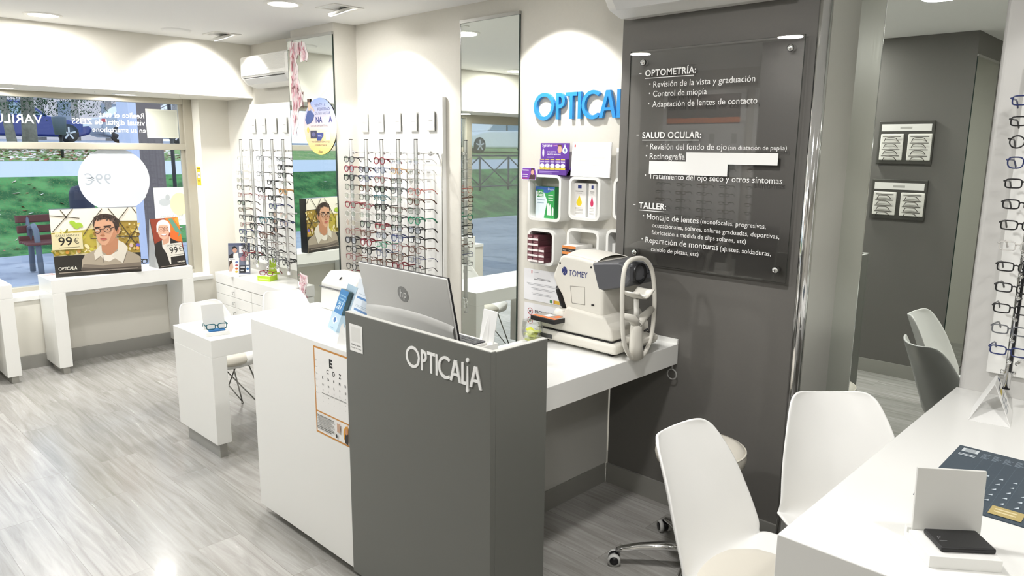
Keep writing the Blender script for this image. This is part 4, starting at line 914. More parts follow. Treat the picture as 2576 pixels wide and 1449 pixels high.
# forehead loop, stem, chin cup
xl_ = -1.742
lp = [hx(1380+x/4.83, 620+y/4.83, xl_) for x, y in ((930, 255), (985, 175), (1080, 142), (1170, 160), (1240, 245), (1275, 400), (1288, 650), (1270, 950), (1232, 1150), (1155, 1310), (1062, 1365), (985, 1325), (922, 1190), (900, 1000), (893, 700), (903, 420))]
def spline(P_, n=4):
    out = []; N = len(P_)
    for i in range(N):
        p0, p1, p2, p3 = P_[i-1], P_[i], P_[(i+1) % N], P_[(i+2) % N]
        for k in range(n):
            f_ = k/n; out.append(.5*((2*p1)+(p2-p0)*f_+(2*p0-5*p1+4*p2-p3)*f_*f_+(3*p1-p0-3*p2+p3)*f_**3))
    return out
MB().tube(spline(lp), .0098, 10, closed=True, flat=1.0).build('forehead_loop', GPLAST, t)
gl = lambda x, y: hx(1380+x/4.83, 620+y/4.83, xl_)
fk = MB().tube([gl(1065, 1350), gl(1062, 1200), gl(1065, 1000), gl(1070, 900)], [.036, .034, .030, .027], 18, flat=.8)
fk.tube([gl(1075, 960), gl(1020, 880), gl(905, 845)], [.024, .019, .013], 14).tube([gl(1065, 960), gl(1150, 860), gl(1255, 755)], [.024, .019, .014], 14).build('loop_stem', GPLAST, t)
m0, m1 = gl(1068, 880), gl(1066, 640); MB().tube([m0, m1], [.014, .014], 4).build('chin_post', WPLAST, t)
m = gl(1080, 632)
MB().grid(lambda u, v_: (m.x-.04+.085*u, m.y-.058+.116*v_, m.z+.004+.03*abs(2*v_-1)**1.6+.012*(u-.5)**2), 8, 16).build('chin_cup', GPLAST, t, solid=.007)
MB().box((m.x-.01, m.y-.022, m.z+.006), (m.x+.036, m.y+.022, m.z+.017)).build('chin_paper', WHITE, t, bevel=.003)
p = gl(1118, 1005); MB().tube([(xl_+.028, p.y-.012, p.z), (xl_+.028, p.y+.012, p.z+.003)], .0045, 8).build('stem_slot', DARK, t)
MB().box((-1.84, 2.60, .87), (xl_+.0, 2.74, .895)).build('stem_bracket', GPLAST, t, bevel=.006)

# ================================================================== MONITOR AND THINGS ON THE COUNTER
KQ = 1.0383
t = thing('desktop_monitor', 'silver desktop monitor seen from behind, above the grey counter front', 'monitor', (-2.05, 1.6, CZ))
x0, x1 = -2.302*KQ, -1.797*KQ; yt, yb2 = 1.548*KQ, 1.612*KQ; ztp, zbm = 1.7-.419*KQ, 1.7-.715*KQ
U = Vector((0, yt-yb2, ztp-zbm)); Wd = Vector((x1-x0, 0, 0)); n = Wd.cross(U).normalized()   # faces the camera side
o = Vector((x0, yb2, zbm)); SILV = mat('silver_plastic', 'c3c3c0', .35)
c = o+Wd/2+U/2
MB().obox(c-n*.010, Wd, U, n*.008).build('screen', BLACK, t, bevel=.002)
MB().obox(c-n*.002, Wd*.998, U*.996, n*.009).build('back_shell', SILV, t, bevel=.003)
MB().grid(lambda u, v_: tuple(o+Wd*(.003+.994*v_)+U*((.50-.06*(2*v_-1)**2)*u)+n*(.0026+.013*min(1, (1-u)*7)**.6*(1-.25*(2*v_-1)**4))), 28, 20).build('lower_bulge', SILV, t)
MB().box((-2.18, 1.64, CZ), (-2.08, 1.80, CZ+.012)).obox((-2.13, 1.695, CZ+.06), (.06, 0, 0), (0, .012, 0), (0, 0, .11)).build('stand', SILV, t, bevel=.003)
lc = o+Wd*.495+U*.70+n*.0035; uu, wu = U.normalized(), Wd.normalized()
lgm = MB(); rl_ = .031
lgm.add([tuple(lc+wu*rl_*math.cos(a)+uu*rl_*math.sin(a)) for a in [2*PI*i/32 for i in range(32)]], [tuple(range(32))])
vv, ff, wd = glyphs('hp', .02, .28); s_ = .042/wd
lgm.mt(1).add([tuple(lc+n*.0006+wu*(px_*s_-.021)+uu*(py_*s_*1.1-.0125)) for px_, py_ in vv], ff)
lgm.build('maker_mark', [mat('logo_grey', '8c8c8a', .3, metal=.4), mat('logo_light', 'd3d3d1', .35)], t)
kb = thing('keyboard', 'dark keyboard behind the raised grey counter front', 'keyboard', (-1.98, 1.72, CZ))
MB().box((-2.30, 1.83, CZ), (-2.01, 1.94, CZ+.012)).build('keyboard_base', WPLAST, kb, bevel=.003)
ky = MB()
for i in range(16):
    for j in range(5): ky.box((-2.295+i*.0177, 1.836+j*.02, CZ+.012), (-2.295+i*.0177+.015, 1.836+j*.02+.017, CZ+.018))
ky.build('keys', DPLAST, kb)
# label printer at the far end
t = thing('label_printer', 'white box shaped office machine on the far end of the counter', 'printer', (-2.86, 1.86, CZ))
MB().prism([(1.84, CZ), (1.985, CZ), (1.985, CZ+.17), (1.90, CZ+.175), (1.85, CZ+.125)], lambda a, b: (-3.065, a, b), lambda a, b: (-2.80, a, b)).build('housing', WPLAST, t, bevel=.006)
MB().box((-3.066, 1.839, CZ+.105), (-2.80, 1.85, CZ+.108)).build('seam', DPLAST, t); MB().obox((-2.93, 1.872, CZ+.155), (.006, 0, 0), (0, .014, .012), (0, -.003, .003)).build('indicator', BLACK, t)
tag(MB().lathe([(0, 0), (.045, 0), (.05, .006), (.046, .010), (.04, .004), (0, .004)], (-2.76, 1.82, CZ), 28).build('cable_tray', mat('tray_grey', '9b9b98', .3)), 'small round grey dish behind the blue leaflet holder', 'dish')
# leaflet holder
Aq, Bq, Cq = hz(824, 822, CZ), hz(845, 836, CZ), hz(862, 838, CZ)
Uq = hz(856, 722, CZ+.20)-Aq; LB = mat('pale_blue_card', 'b4cfe2', .5)
t = thing('leaflet_holder', 'pale blue leaflet holder with eye emblem on the white counter', 'leaflet holder', (Aq+Bq)/2)
ab, bc = Bq-Aq, Cq-Bq
def para(o_, a_, b_, c_): return [tuple(o_+a_*i+b_*j+c_*k) for k in (0, 1) for i, j in ((0, 0), (1, 0), (1, 1), (0, 1))]
PF = [(3, 2, 1, 0), (4, 5, 6, 7), (0, 1, 5, 4), (1, 2, 6, 5), (2, 3, 7, 6), (3, 0, 4, 7)]
if ab.cross(bc).dot(Uq) < 0: PF = [f_[::-1] for f_ in PF]
MB().add(para(Aq, ab, bc, Uq*.42), PF).add(para(Aq+bc*.93, ab, bc*.06, Uq*1.1), PF).build('holder', LB, t)
a2 = Art(Aq, ab, Uq*.42)
if a2.n.dot(EYE-Aq) < 0: a2.n = -a2.n
a2.k = 2; a2.rect(0, 0, 1, 1, 'b9d3e6'); a2.poly([(.5, .35), (.82, .6), (.5, .85), (.2, .6)], 'eef4f8'); a2.ell(.5, .6, .13, .15, '2f6fb4'); a2.rect(.3, .1, .65, .15, '86a9c6'); a2.build('emblem', t)
for nm_, k0, k1, col in (('front', .10, .42, '3b86c4'),):
    bk = thing('leaflet', 'blue leaflets standing in the pale blue holder', 'leaflet', Aq+ab*.1+bc*k0+Uq*.2)
    MB().add(para(Aq+ab*.08+bc*k0+Uq*.05, ab*.84, bc*.55, Uq*.93), PF).build('leaflet_stack', mat('leaflet_teal', '24505c', .45), bk)
    a2 = Art(Aq+ab*.08+bc*k0+Uq*.05, ab*.84, Uq*.93)
    if a2.n.dot(EYE-Aq) < 0: a2.n = -a2.n
    a2.k = 2; a2.rect(0, 0, 1, 1, '3b86c4'); a2.text('al', .14, .50, .7, 'dcecf6', shear=.3); [a2.rect(.15, .84-.08*i, .85, .87-.08*i, '8fc0e2') for i in range(3)]; a2.build('cover_print', bk)
# white card with blue bars
BL_, BR_, TL_ = hz(874, 812, CZ), hz(924, 838, CZ), hz(905, 699, CZ+.235)
wv, uv_ = BR_-BL_, TL_-BL_; nn = wv.cross(uv_).normalized()
if nn.dot(EYE-BL_) < 0: nn = -nn
t = thing('info_card', 'white leaning card with blue bars between leaflets and monitor', 'card', (BL_+BR_)/2)
MB().obox(BL_+wv/2+uv_/2-nn*.003, wv, uv_, nn*.004).build('card', WHITE, t)
a2 = Art(BL_, wv, uv_); a2.n = nn; a2.k = 1
a2.rect(0, 0, 1, 1, 'edf1f6')
for v_ in (.10, .34, .60): a2.rect(.12, v_, .95, v_+.045, '4d84bd')
for v_ in (.18, .21, .24, .43, .46, .70): a2.rect(.14, v_, .8, v_+.008, 'b4bcc4')
a2.build('card_print', t)
q = hz(868, 872, CZ); tag(MB().prism([(0, 0), (.055, 0), (.028, .085)], lambda a, b: (q.x-.06+a, q.y+.01+a*.2, CZ+b), lambda a, b: (q.x-.03+a, q.y-.02+a*.2, CZ+b)).build('tent_card', WHITE), 'small white tent card behind the left end of the grey counter front', 'card')
# back of a small sign
t = thing('counter_sign', 'white counter sign seen from behind with its cardboard strut', 'sign', (-1.955, 1.93, CZ))
MB().obox((-2.04, 1.975, CZ+.065), (.082, -.004, 0), (0, .003, .001), (.012, .012, .13)).build('sign_board', WHITE, t)
MB().add([(-2.038, 1.971, CZ+.115), (-2.038, 1.929, CZ), (-2.043, 1.967, CZ), (-2.0365, 1.971, CZ+.115), (-2.0365, 1.929, CZ), (-2.0415, 1.967, CZ)], [(0, 1, 2), (5, 4, 3), (0, 3, 4, 1), (1, 4, 5, 2), (2, 5, 3, 0)]).build('strut', WHITE, t)
# bowl of lens packs
bc_ = Vector((-2.243, 2.455, TZ)); GLS = glassy('bowl_glass', (.98, .99, .98), .5)
tag(MB().lathe([(0, .004), (.026, .004), (.042, .022), (.05, .05), (.05, .075), (.046, .105), (.044, .105), (.048, .075), (.048, .05), (.040, .024), (.024, .008), (0, .008)], bc_, 36).build('glass_bowl', GLS), 'round glass bowl of yellow lens packs on the staff table', 'bowl')
r = random.Random(9); YEL = [mat('pack_yellow', 'dfe04a', .4), mat('pack_pale', 'e9ecb0', .4), mat('pack_lime', 'c9d070', .4)]
for i in range(11):
    a, lv = 2.4*i, i//4; rad = (.004 if i % 4 == 3 else .024); z = bc_.z+.020+lv*.017+(.0 if lv else .0); rot = Matrix.Rotation(r.uniform(0, 3), 3, 'Z') @ Matrix.Rotation(r.uniform(-.5, .5), 3, 'X')
    cc = bc_+Vector((rad*math.cos(a), rad*math.sin(a), z-bc_.z))
    o_ = MB().obox(cc, rot @ Vector((.034, 0, 0)), rot @ Vector((0, .026, 0)), rot @ Vector((0, 0, .011))).build('lens_pack', YEL[i % 3], bevel=.002)
    tag(o_, 'yellow lens pack in the glass bowl', 'lens pack', 'lens packs in the glass bowl')
# lens box with orange print behind the joystick
t = thing('lens_box', 'black and orange lens box lying behind the joystick', 'box', (-2.22, 2.74, .9225))
_l = hz(1338, 803, .9225); _l.x = max(_l.x, -2.256)
MB().obox(_l+Vector((.075, .035, .011)), (.15, -.006, 0), (.006, .09, 0), (0, 0, .022)).build('box', BLACK, t, bevel=.002)
a2 = Art(_l+Vector((.002, -.004, .0224)), (.145, -.0055, 0), (.006, .085, 0)); a2.rect(0, 0, 1, 1, '9a9894'); a2.rect(0, 0, 1, .3, 'd97a45'); a2.rect(.3, .35, .55, .85, 'ecebe8'); a2.rect(.65, .4, .9, .9, 'd97a45'); a2.build('lid_print', t)

# ================================================================== BACK WALL BEHIND THE COUNTER
# blue letters of the shop name
O = hy(1349, 302, YB); E_ = hy(1493, 300, YB)
t = thing('shop_sign', 'big blue raised letters on the back wall, cut off by the grey wall', 'sign', (O.x+.3, YB, O.z))
sc = (hy(1524, 298, YB).x-O.x)/.634
for k, (let, nm) in enumerate(zip(opticalia(True), 'OPTICALIA')):
    if k > 6: break
    b = MB()
    for k_, pl in enumerate(let):
        ar_ = sum(pl[i-1][0]*pl[i][1]-pl[i][0]*pl[i-1][1] for i in range(len(pl))); q = pl if ar_ > 0 else pl[::-1]
        b.prism(q, lambda x, y: (O.x+x*sc, YB-.004, O.z+y*sc*.98), lambda x, y, k_=k_: (O.x+x*sc, YB-.022-.0001*k_, O.z+y*sc*.98))
    b.build('letter', BLUEL, t)
# wall cubes
CD = .10; yfc = YB-CD
def cube(u0, v0, u1, v1, label):
    a, b = hy(u0, v1, yfc), hy(u1, v0, yfc); x0, z0, x1, z1 = a.x, a.z, b.x, b.z; wth = .014
    def rr(x0, z0, x1, z1, r_, n=6):
        out = []
        for cx, cz, a0 in ((x1-r_, z1-r_, 0), (x0+r_, z1-r_, 90), (x0+r_, z0+r_, 180), (x1-r_, z0+r_, 270)):
            out += [(cx+r_*math.cos(math.radians(a0+90*i/n)), cz+r_*math.sin(math.radians(a0+90*i/n))) for i in range(n+1)]
        return out
    out, inn = rr(x0, z0, x1, z1, .035), rr(x0+wth, z0+wth, x1-wth, z1-wth, .024); n = len(out)
    v = [(x, yfc, z) for x, z in out]+[(x, yfc, z) for x, z in inn]+[(x, YB, z) for x, z in out]+[(x, YB, z) for x, z in inn]
    f = []
    for i in range(n):
        j = (i+1) % n; f += [(i, n+i, n+j, j), (i, j, 2*n+j, 2*n+i), (n+j, n+i, 3*n+i, 3*n+j)]
    t = MB().add(v, [q_[::-1] for q_ in f]).build('wall_cube', LAMW, None, loc=((x0+x1)/2, YB, z0))
    tag(t, label, 'shelf cube', 'white cube shelves under the blue letters'); return x0+wth, x1-wth, z0+wth, z1
cA = cube(1327, 441, 1412, 552, 'white cube shelf holding the green lens solution pack')
cB = cube(1429, 447, 1511, 551, 'white cube shelf holding the two boxes with drops')
cC_ = cube(1327, 580, 1394, 661, 'white cube shelf holding the stack of dark red boxes')
cD = cube(1424, 581, 1507, 664, 'white cube shelf holding orange and white boxes above the instrument')
cE = cube(1540, 449, 1625, 553, 'white cube shelf mostly hidden by the grey wall, upper row')
cF = cube(1522, 584, 1606, 668, 'white cube shelf mostly hidden by the grey wall, lower row')
def boxat(u0, v0, u1, v1, zfloor, yfront, depth, label, m, art, name='product_box', cat='box', group=None):
    a, b = hy(u0, v1, yfront), hy(u1, v0, yfront); t = thing(name, label, cat, ((a.x+b.x)/2, yfront+depth, zfloor), 0, group)
    MB().box((a.x, yfront, zfloor), (b.x, yfront+depth, b.z)).build('carton', m, t)
    s = Art((a.x, yfront-.0006, zfloor), (b.x-a.x, 0, 0), (0, 0, b.z-zfloor)); art(s); s.build('front_print', t); return t
def g1(s):
    s.rect(0, 0, 1, 1, '2f9a4e'); s.poly([(0, .0), (.45, 0), (.62, .55), (.35, .95), (0, .95)], 'dbeaf0'); s.poly([(0, .86), (.6, .80), (1, .92), (1, 1), (0, 1)], '2d5ea8'); s.rect(.08, .66, .42, .90, '2c8a48'); s.text('OPTI-', .1, .79, .28, 'f2f6f2', bold=.02); s.text('FREE', .1, .69, .28, 'f2f6f2', bold=.02); s.text('PureMoist', .1, .56, .38, '3c6f94'); s.rect(.1, .47, .45, .49, '8fa9b8')
    for x, h_ in ((.62, .34), (.73, .30), (.87, .22)): s.rect(x, .10, x+.09, .10+h_, 'e9f2ea'); s.ell(x+.045, .10+h_, .03, .05, 'e9f2ea', 10)
    for v_ in (.72, .64, .56): s.rect(.68, v_, .93, v_+.02, 'cfe5d2')
    s.text('Duplo', .66, .90, .3, 'dfe9f6')
boxat(1347, 471, 1396, 541, cA[2], yfc+.025, .06, 'green and white lens solution pack in a wall cube', mat('carton_green', '2a8447', .4), g1)
def drop(col, t1):
    def f(s):
        s.rect(0, 0, 1, 1, 'f1efec'); s.rect(.38, .84, .66, .94, '2b3a80'); s.poly([(.5, .64), (.70, .44), (.66, .36), (.5, .32), (.34, .36), (.30, .44)], col); s.ell(.5, .42, .21, .10, col, same=True); s.rect(.2, .74, .8, .77, 'b5b3b0'); s.rect(.3, .69, .7, .71, 'c5c3c0')
        for v_ in (.26, .22, .18, .12, .09): s.rect(.2, v_, .8, v_+.012, 'bfbdba')
    return f
boxat(1440, 461, 1475, 545, cB[2], yfc+.03, .05, 'white box with a yellow drop in a wall cube', WHITE, drop('e8cf1e', ''))
boxat(1479, 462, 1500, 546, cB[2], yfc+.03, .05, 'narrow white box with a pink drop in a wall cube', WHITE, drop('c92f5d', ''))
# stack of dark red boxes
MR = mat('carton_dark_red', '5a3038', .4)
w1 = hy(1341, 640, yfc-.02).x-hy(1326, 640, yfc-.02).x; x0 = cC_[0]+.001; h1 = .0295
for j in range(5):
    for i in range(3 if j < 3 else 2):
        z = cC_[2]+j*h1; xx = x0-.006+i*(w1*.98); t = thing('lens_box', 'dark red lens box, %s row up, %s from the left of its stack' % (ORD[j], ORD[i]), 'box', (xx+w1/2, YB-.05, z), 0, 'dark red lens boxes in a wall cube')
        xx = max(xx, x0); MB().box((xx, yfc-.018, z), (xx+w1*.94, YB-.005, z+h1*.97)).build('carton', MR, t)
        s = Art((xx, yfc-.0186, z), (w1*.94, 0, 0), (0, 0, h1*.97)); s.rect(0, 0, 1, 1, '6a3a42'); s.rect(.04, .04, .96, .42, 'efeae8'); s.rect(.2, .6, .8, .7, 'a07a80'); s.build('front_print', t)
MO = mat('carton_white', 'eceae6', .4); w2 = hy(1434, 620, yfc-.05).x-hy(1417, 620, yfc-.05).x
for j in range(3):
    for i in range(2):
        z = cD[2]+j*.031; xx = cD[0]+i*w2; t = thing('lens_box', 'orange and black fronted lens box, %s row up, %s column' % (ORD[j], ORD[i]), 'box', (xx+w2/2, YB-.06, z), 0, 'orange lens boxes above the instrument')
        MB().box((xx, yfc-.05, z), (xx+w2*.97, YB-.01, z+.0305)).build('carton', MO, t)
        s = Art((xx, yfc-.0506, z), (w2*.97, 0, 0), (0, 0, .030)); s.rect(0, 0, 1, 1, '2c2725'); s.rect(0, .55, 1, 1, 'e08a45'); s.rect(.1, .15, .6, .25, 'b5b0aa'); s.build('front_print', t)
tag(MB().box((cD[0]+2*w2+.002, yfc-.02, cD[2]), (cD[0]+2*w2+.05, YB-.01, cD[2]+.075)).build('lens_box', MO), 'plain white box beside the orange lens boxes', 'box')
tag(MB().box((cD[1]-.047, yfc+.01, cD[2]), (cD[1]-.003, YB-.02, cD[2]+.07)).build('lens_box', mat('carton_pale_blue', 'bcd3e0', .4)), 'pale blue box at the right of the cube above the instrument', 'box')
tag(MB().box((cF[0]+.012, yfc+.02, cF[2]), (cF[0]+.03, YB-.02, cF[2]+.10)).build('lens_box', WHITE), 'slim white box in the lower cube cut by the grey wall', 'box')
# purple dispenser on the first cube
zc0 = cA[3]; a, b = hy(1358, 437, yfc+.01), hy(1431, 360, yfc+.06)
t = thing('counter_display', 'purple eye drop dispenser standing on the first wall cube', 'dispenser', ((a.x+b.x)/2, YB-.05, zc0)); PUR = mat('purple_card', '5b2f92', .4)
x0, x1 = hy(1352, 437, yfc).x, hy(1424, 437, yfc).x; hxa, hxb = hy(1360, 400, YB-.03).x, hy(1431, 400, YB-.03).x
MB().box((x0, yfc+.002, zc0), (x1, YB-.01, zc0+.026)).box((hxa, YB-.03, zc0), (hxb, YB-.024, b.z)).prism([(yfc+.002, zc0), (YB-.03, zc0), (YB-.03, zc0+.085), (yfc+.03, zc0+.03)], lambda p, q: (x1-.002, p, q), lambda p, q: (x1, p, q)).build('tray', PUR, t)
s = Art((hxa, YB-.0306, zc0+.08), (hxb-hxa, 0, 0), (0, 0, b.z-zc0-.08)); s.rect(0, 0, 1, 1, '63349c'); s.text('Systane', .06, .78, .34, 'f0ecf6', bold=.015); s.text('COMPLETE', .42, .80, .28, 'e7a3c0'); s.text('DOS GOTAS:', .24, .42, .32, 'ece4f6'); s.text('SIÉNTETE IMPARABLE', .24, .26, .48, 'f4f0fa', bold=.02); s.ell(.68, .62, .075, .24, 'd3a68e', 18); s.poly([(.60, .62), (.62, .9), (.74, .9), (.77, .6), (.73, .8), (.64, .8)], '5d3b2a'); s.ell(.86, .55, .085, .2, 'd8ecf8'); s.poly([(.80, .65), (.86, .95), (.92, .65)], 'd8ecf8', same=True); s.text('8', .83, .45, .06, '4a4a90', bold=.02); s.ell(.10, .40, .035, .25, 'ede8f4'); s.rect(.24, .1, .5, .16, 'a98fd0'); s.build('header_print', t)
s = Art((x0, yfc+.0014, zc0), (x1-x0, 0, 0), (0, 0, .026)); s.rect(0, 0, 1, 1, '5b2f92'); s.rect(.05, .6, .75, .72, 'b29ad8'); s.rect(.05, .3, .5, .4, '9a80c4'); s.build('tray_print', t)
for i in range(5):
    bw = (x1-x0-.02)/5; xx = x0+.006+i*bw; t2 = thing('drop_box', 'small purple and white eye drop box, %s from the left in the purple dispenser' % ORD[i], 'box', (xx+bw/2, yfc+.04, zc0+.026), 0, 'eye drop boxes in the purple dispenser')
    MB().box((xx, yfc+.012, zc0+.0262), (xx+bw*.95, yfc+.04, zc0+.082)).build('carton', PUR, t2); s = Art((xx, yfc+.0114, zc0+.0262), (bw*.95, 0, 0), (0, 0, .056)); s.rect(0, 0, 1, 1, '6a3fa4'); s.rect(0, .02, 1, .22, 'd9c93a'); s.ell(.5, .38, .46, .2, 'f1eef6'); s.text('Systane', .08, .70, .84, 'f1eef6', bold=.02); s.rect(.1, .92, .9, 1, 'e2d24a'); s.build('front_print', t2)
a, b = hy(1311, 452, yfc-.004), hy(1350, 421, yfc-.004)
s = Art((a.x, yfc-.004, a.z), (b.x-a.x, 0, 0), (0, 0, b.z-a.z)); s.poly([(.02, .1), (.1, 0), (.95, .02), (1, .5), (.9, 1), (.1, .98), (0, .5)], 'f0eaf4'); s.poly([(.05, .1), (.12, .05), (.93, .06), (.97, .5), (.88, .95), (.1, .93), (.04, .5)], '7a3fae'); s.poly([(.5, .06), (.9, .07), (.92, .4), (.75, .55), (.6, .4)], '4a2c34'); s.ell(.73, .62, .1, .2, 'd8a890', 16); s.poly([(.62, .6), (.66, .92), (.85, .9), (.88, .55), (.8, .8), (.7, .82)], '4a3026'); s.rect(.1, .72, .5, .8, 'e9e2f2'); s.rect(.1, .4, .45, .47, 'e9e2f2'); s.rect(.1, .25, .42, .31, 'e9e2f2'); s.rect(.08, .1, .4, .15, 'd0304f')
tag(s.build('shelf_flyer'), 'small purple flyer on the left edge of the upper wall cube', 'flyer')
# leaning white board on the second cube
zc0 = cB[3]; L0, L1 = hy(1433, 446, yfc), hy(1531, 449, yfc); T0 = hy(1441, 359, YB-.04); up = Vector((T0.x-L0.x, .055, T0.z-zc0))
t = thing('notice_board', 'white notice board leaning on top of the wall cubes', 'notice', ((L0.x+L1.x)/2, yfc+.02, zc0)); wv = Vector((L1.x-L0.x, 0, 0)); o_ = Vector((L0.x, yfc+.006, zc0+.001))
MB().add(para(o_, wv, Vector((0, .006, 0)), up), [(3, 2, 1, 0), (4, 5, 6, 7), (0, 1, 5, 4), (1, 2, 6, 5), (2, 3, 7, 6), (3, 0, 4, 7)]).build('board', WHITE, t)
s = Art(o_, wv, up); s.k = 2; s.rect(0, 0, 1, 1, 'f3f2f0'); s.rect(.05, .86, .09, .94, 'd45a5a')
for u_, v_, l_ in ((.14, .76, .26), (.12, .62, .16), (.56, .70, .28), (.62, .64, .1), (.14, .47, .32), (.52, .55, .34), (.08, .45, .1), (.16, .31, .16), (.56, .34, .2)): s.rect(u_, v_, u_+l_, v_+.012, 'c9c7c4')
s.build('notice_print', t)
# two wall notices
def notice(u0, v0, u1, v1, label, fn):
    a, b = hy(u0, v1, YB-.002), hy(u1, v0, YB-.002); b.z = hy(u0, v0, YB-.002).z; s = Art((a.x, YB-.002, a.z), (b.x-a.x, 0, 0), (0, 0, b.z-a.z)); s.rect(0, 0, 1, 1, 'e9e9ec'); fn(s); tag(s.build('wall_notice'), label, 'notice')
def n1(s):
    s.rect(.2, .86, .23, .96, 'c96a6a'); s.rect(.26, .90, .4, .92, 'b5b5ba')
    s.rect(.28, .68, .72, .70, '77777c'); s.rect(.36, .72, .7, .735, '8a8a90')
    for v_, a_, b_ in ((.54, .08, .95), (.50, .12, .9), (.40, .2, .85), (.36, .25, .8), (.24, .22, .78), (.20, .25, .75)): s.rect(a_, v_, b_, v_+.012, '9c9ca2')
    s.rect(.72, .03, .78, .12, '3f7f50'); s.rect(.82, .02, .98, .13, 'd9b23a'); s.rect(.82, .02, .85, .13, 'b0403a')
notice(1318, 673, 1412, 751, 'printed white notice with yellow and green marks beside the instrument', n1)
def n2(s):
    for v_ in (.80, .58): s.ring(.17, v_, .075, .085, .014, 'b0434a'); s.line(.12, v_-.05, .22, v_+.05, .014, 'b0434a'); s.poly([(.13, v_), (.17, v_+.04), (.2, v_-.03), (.15, v_-.02)], '4a4a4a')
    s.text('PROHIBIDO', .30, .78, .50, '33333a', bold=.015)
    for v_ in (.62, .40, .34): s.rect(.3, v_, .8, v_+.015, 'a5a5aa')
notice(1318, 758, 1412, 862, 'white prohibition notice with two red ring symbols beside the instrument', n2)
tag(MB().box((hy(1549, 420, YB-.01).x, YB-.008, hy(1549, 458, YB).z), (hy(1563, 420, YB-.01).x+.05, YB-.002, hy(1549, 372, YB).z)).build('wall_notice', WHITE), 'white sheet on the wall cut off by the grey wall edge', 'notice')

# ================================================================== CLEAR SERVICES SIGN
yf2 = YP-.030
a, b = hy(1566, 655, yf2), hy(2024, 86, yf2); bl_ = hy(1975, 713, yf2)
x0, x1, z0, z1 = -2.063, -1.253, bl_.z, b.z
t = thing('services_sign', 'clear acrylic sign of white service lettering on the dark grey wall', 'sign', ((x0+x1)/2, YP, z0))
MB().box((x0, yf2, z0), (x1, yf2+.007, z1)).build('acrylic_sheet', ACRYL, t)
eg = MB()
for p0, p1 in (((x0, z0), (x1, z0)), ((x1, z0), (x1, z1)), ((x0, z1), (x1, z1)), ((x0, z0), (x0, z1))): eg.box((p0[0]-.0006, yf2-.0004, p0[1]-.0006), (p1[0]+.0006, yf2+.0074, p1[1]+.0006))
eg.build('sheet_edge', glassy('acrylic_edge', (.80, .84, .82), 1.8), t)
for u, v_ in ((1617, 157), (1988, 120), (1949, 680), (1595, 635)):
    p = hy(u, v_, yf2); MB().lathe([(0, .006), (.007, .006), (.013, .002), (.0145, -.004), (.0145, -.012), (.0145, -.030), (0, -.030)], (p.x, yf2, p.z), 20, 'y').build('standoff', CHROME, t)
SW, SH = x1-x0, z1-z0
def newsheet(): return Art((x0, yf2-.0008, z0), (x1-x0, 0, 0), (0, 0, z1-z0))
SINK = print_mat('sign_ink', .5); s = newsheet()
def sg(txt, ua, va, ub, vb, bold=0.0, bullet=None, under=False):
    f_ = lambda a_, b_: hy(1560+a_/2.196, 60+b_/2.196, yf2-.001)
    p, q = f_(ua, va), f_(ub, vb); zz = (p.z+q.z)/2; s.k = 0
    s.text(txt, (p.x-x0)/SW, (zz-z0)/SH, (q.x-p.x)/SW, 'f4f4f2', bold=bold)
    if bullet: l_ = .012 if bullet == '-' else .006; c_ = (p.x-x0-(.032 if bullet == '-' else .022))/SW; s.k = 0; s.rect(c_, (zz-z0+.0125)/SH, c_+l_/SW, (zz-z0+(.0155 if bullet == '-' else .0185))/SH, 'f4f4f2')
    if under: s.k = 0; s.rect((p.x-x0)/SW, (zz-z0-.011)/SH, (q.x-x0-.008)/SW, (zz-z0-.008)/SH, 'f4f4f2')
B_ = .022
sg('OPTOMETRÍA:', 138, 290, 418, 270, B_, '-', True); sg('Revisión de la vista y graduación', 183, 347, 745, 322, 0, '.'); sg('Control de miopía', 181, 402, 478, 388, 0, '.'); sg('Adaptación de lentes de contacto', 177, 460, 757, 438, 0, '.')
s.build('lettering', t, SINK); s = newsheet()
sg('SALUD OCULAR:', 122, 633, 447, 628, B_, '-', True); sg('Revisión del fondo de ojo', 166, 694, 588, 695, 0, '.'); sg('(sin dilatación de pupila)', 597, 696, 920, 697); sg('Retinografía', 163, 749, 357, 749, 0, '.')
sg('Tratamiento del ojo seco y otros síntomas', 158, 858, 895, 881, 0, '.')
s.build('lettering', t, SINK); s = newsheet()
sg('TALLER:', 103, 1020, 253, 1025, B_, '-', True); sg('Montaje de lentes', 147, 1082, 433, 1100, 0, '.'); sg('(monofocales, progresivas,', 443, 1102, 804, 1132); sg('ocupacionales, solares, solares graduadas, deportivas,', 176, 1125, 879, 1186); sg('fabricación a medida de clips solares, etc)', 174, 1164, 694, 1212)
sg('Reparación de monturas', 139, 1210, 541, 1248, 0, '.'); sg('(ajustes, soldaduras,', 551, 1252, 832, 1284); sg('cambio de piezas, etc)', 170, 1254, 432, 1285)
s.build('lettering', t, SINK)
for (ua, va, ub, vb) in ((1725, 386, 1958, 411), (1632, 409, 1831, 437)):
    p, q = hy(ua, vb, yf2-.002), hy(ub, va, yf2-.002)
    MB().box((p.x, yf2-.0018-.0006*(va > 400), p.z), (q.x, yf2-.0012-.0006*(va > 400), q.z)).build('paper_strip', WHITE, t)

